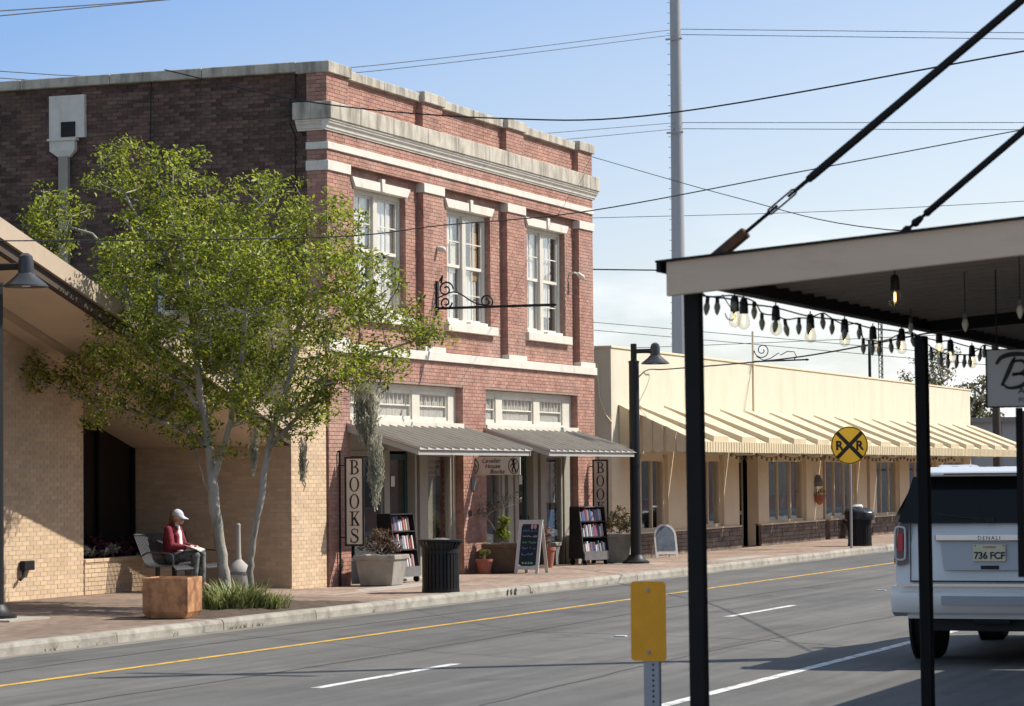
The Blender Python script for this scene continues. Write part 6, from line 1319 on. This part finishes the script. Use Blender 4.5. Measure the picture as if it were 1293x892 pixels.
# number plate recess, chrome strip, plate
V(MB().loft([[(-.006,-.52,1.04),(-.006,.52,1.04),(.02,.56,1.40),(.02,-.56,1.40)],[(-.02,-.50,1.02),(-.02,.50,1.02),(-.004,.54,1.42),(-.004,-.54,1.42)]]), 'plate_recess', pm('recess_silver', (.40,.41,.43), .4, .02, 3, 0, coat=.4), bevel=.01)
V(MB().box(-.045,.02,-.60,.60,1.345,1.415), 'chrome_strip', M_chr, bevel=.012)
g = text_mb('DENALI', .06, .001, 0, 'CENTER', 1.3); V(g.xf((-.048,0,1.36), **XN), 'strip_lettering', M_plast)
V(MB().box(-.03,-.02,-.10,.10,1.04,1.08), 'tailgate_handle', M_plast, bevel=.01)
pt = V(MB().box(-.036,-.028,-.178,.178,1.125,1.31), 'number_plate', pm('plate_cream', (.66,.58,.38), .5, .04, 6, 0), bevel=.004); V(text_mb('736 FCF', .104, .001, 0, 'CENTER', .95, .0028).xf((-.038,0,1.155), **XN), 'plate_characters', pm('plate_ink', (.02,.03,.06), .6, bump=0), pt); V(text_mb('Louisiana', .038, .001, .3).xf((-.038,0,1.273), **XN), 'plate_script', pm('plate_red', (.35,.06,.05), .6, bump=0), pt)
for y in (.155,-.155): V(MB().box(-.040,-.036,y-.006,y+.006,1.29,1.302), 'plate_bolt', M_plast, pt)
V(MB().tube([(.06,.0,1.575),(.05,.28,1.60),(.07,.62,1.64)],.010,6).box(.02,.07,-.05,.05,1.545,1.60), 'rear_wiper', M_plast)
V(MB().box(.0,.012,-.97,.97,1.538,1.552), 'glass_seal', M_plast)
for s in (-1, 1): V(MB().box(-.135,-.115,s*.82-.05,s*.82+.05,.60,.64), 'reflector', M_tail)
# front end, simple
V(MB().box(6.0,6.06,-.55,.55,.75,1.15), 'grille', M_chr); 
for s in (-1, 1): V(MB().box(5.95,6.04,s*.75-.17,s*.75+.17,1.0,1.2), 'headlight', M_led)
V(MB().add([(3.72,-.88,2.06),(3.72,.88,2.06),(4.66,1.0,1.50),(4.66,-1.0,1.50)],[(0,1,2,3)]), 'windscreen', M_tint)
# ================================================================== NEAR UTILITY POLE (out of frame; its shadow crosses the road)
M_pole = pm('creosote_wood', (.10,.075,.055), .9, .3, 3, .3, stretch=(5,5,.4))
np_ = thing('utility_pole', 'tall wooden utility pole on the near pavement carrying the overhead cables', 'utility pole', (35.0,4.1,.14))
MB().lathe([(.17,.1),(.15,6),(.12,13.5)],(35.0,4.1,0),12).build('shaft', M_pole, np_, smooth=True); MB().beam((35,3.0,12.2),(35,5.2,12.2),.1,.12).build('crossarm', M_pole, np_); MB().lathe([(.20,5.7),(.22,5.75),(.22,6.5),(.20,6.55)],(34.72,4.25,0),14).build('transformer', M_galv, np_, smooth=True)
# ================================================================== OVERHEAD WIRES
M_wire = pm('black_cable', (.012,.012,.013), .6, .1, 4, 0)
def wire(pts, r, label): tag(MB().tube(bez(pts,8),r,5).build('overhead_wire', M_wire), label, 'cable', 'overhead cables')
G = 'overhead cables'
wire([(46.8,24.53,9.65),(44,20.17,8.46),(42,15.96,7.74),(40,12.61,7.42),(36,6.66,7.42),(35.1,4.2,7.55)],.012,'dark cable sagging from the brick parapet across to the upper right')
wire([(33,20.25,5.3),(36,16.52,5.43),(37.2,15.11,5.64),(38.5,13.37,5.88),(40.5,10.69,6.53),(43,7.41,7.34),(45,4.3,8.0)],.009,'cable crossing the whole street behind the tree and rising right')
wire([(61.4,21.26,9.36),(50,14.54,7.13),(40,9.4,5.57),(35.1,4.2,4.9)],.008,'thin cable falling from the far brick parapet to the canopy')
wire([(64.52,21.2,4.45),(65.2,21.2,4.62),(65,20.52,4.62),(58,15.7,4.52),(50,11.28,4.53),(46,9.27,4.56),(35.1,4.2,5.2)],.016,'thick black service cable running to the yellow stucco wall')
for p, lab in (([(60,41,12.7),(75,36.92,13.86),(110,34.39,20.12)],'upper of two wires rising behind the brick parapet to the monopole'),([(60,41,12.5),(75,36.92,13.69),(110,34.4,19.9)],'lower of two wires rising behind the brick parapet to the monopole'),([(110,34.4,20.12),(110,18.91,18.97),(110,10,18.4)],'uppermost thin wire running right from the monopole'),([(110,34.4,19.9),(110,18.91,18.72),(110,10,18.1)],'second uppermost thin wire running right from the monopole'),
    ([(80,41,12.0),(95,37.33,14.18),(110,34.44,16.32)],'upper middle wire between the brick cornice and the monopole'),([(80,41,11.7),(95,37.33,13.87),(110,34.44,16.07)],'lower middle wire between the brick cornice and the monopole'),([(110,34.44,16.32),(110,18.97,15.51),(110,10,15.1)],'upper middle wire running right from the monopole'),([(110,34.44,16.07),(110,18.97,15.23),(110,10,14.8)],'lower middle wire running right from the monopole'),
    ([(120,52,13.6),(120,43.37,13.58),(120,30,13.4),(120,15,13.6)],'faint wire just above the canopy corner'),([(120,52,9.9),(120,43.42,9.1),(120,23.53,6.9),(120,15,6.0)],'upper of two low faint wires above the yellow roof'),([(120,52,9.6),(120,43.42,8.75),(120,23.54,6.56),(120,15,5.7)],'lower of two low faint wires above the yellow roof'),([(120,52,8.1),(120,43.43,7.7),(120,23.51,7.97),(120,15,8.2)],'faint level wire low above the yellow roof'),
    ([(48.32-6,30,10.1),(48.32,30,11.27),(56.94,30,12.88),(66.46,30,14.85)],'upper wire in the top left corner of the sky'),([(48.32-6,30,9.98),(48.32,30,11.15),(56.94,30,12.86),(66.46,30,14.74)],'lower wire in the top left corner of the sky')):
    wire(p, .013, lab)
wire([(120,52,11.7),(120,43.4,11.34),(120,32.44,10.86),(120,20,10.5)],.03,'thick wire between the brick building and the canopy corner')

# ================================================================== LIGHT STRING UNDER THE YELLOW AWNING
ys_ = thing('string_light', 'string of tiny bulbs looped under the yellow awning', 'string light', (69,19.6,2.6))
pts_ = []; bsrc = None
for i in range(58):
    x = 66.5+i*.45; z = 2.60-.10*abs(math.sin(i*.62)); pts_.append((x,19.55,z))
    if bsrc is None: bsrc = MB().lathe([(.012,.03),(.03,.0),(.032,-.03),(.012,-.06)],(0,0,0),8).build('bulb', pm('dark_amber_bulb', (.16,.10,.03), .3, .2, 5, 0), ys_, False); o = bsrc
    else: o = bsrc.copy(); COL.objects.link(o); o.parent = ys_
    o.location = (x-69, -.05, z-2.6-.03)
MB().tube(pts_,.008,4).build('wire', M_sock, ys_)
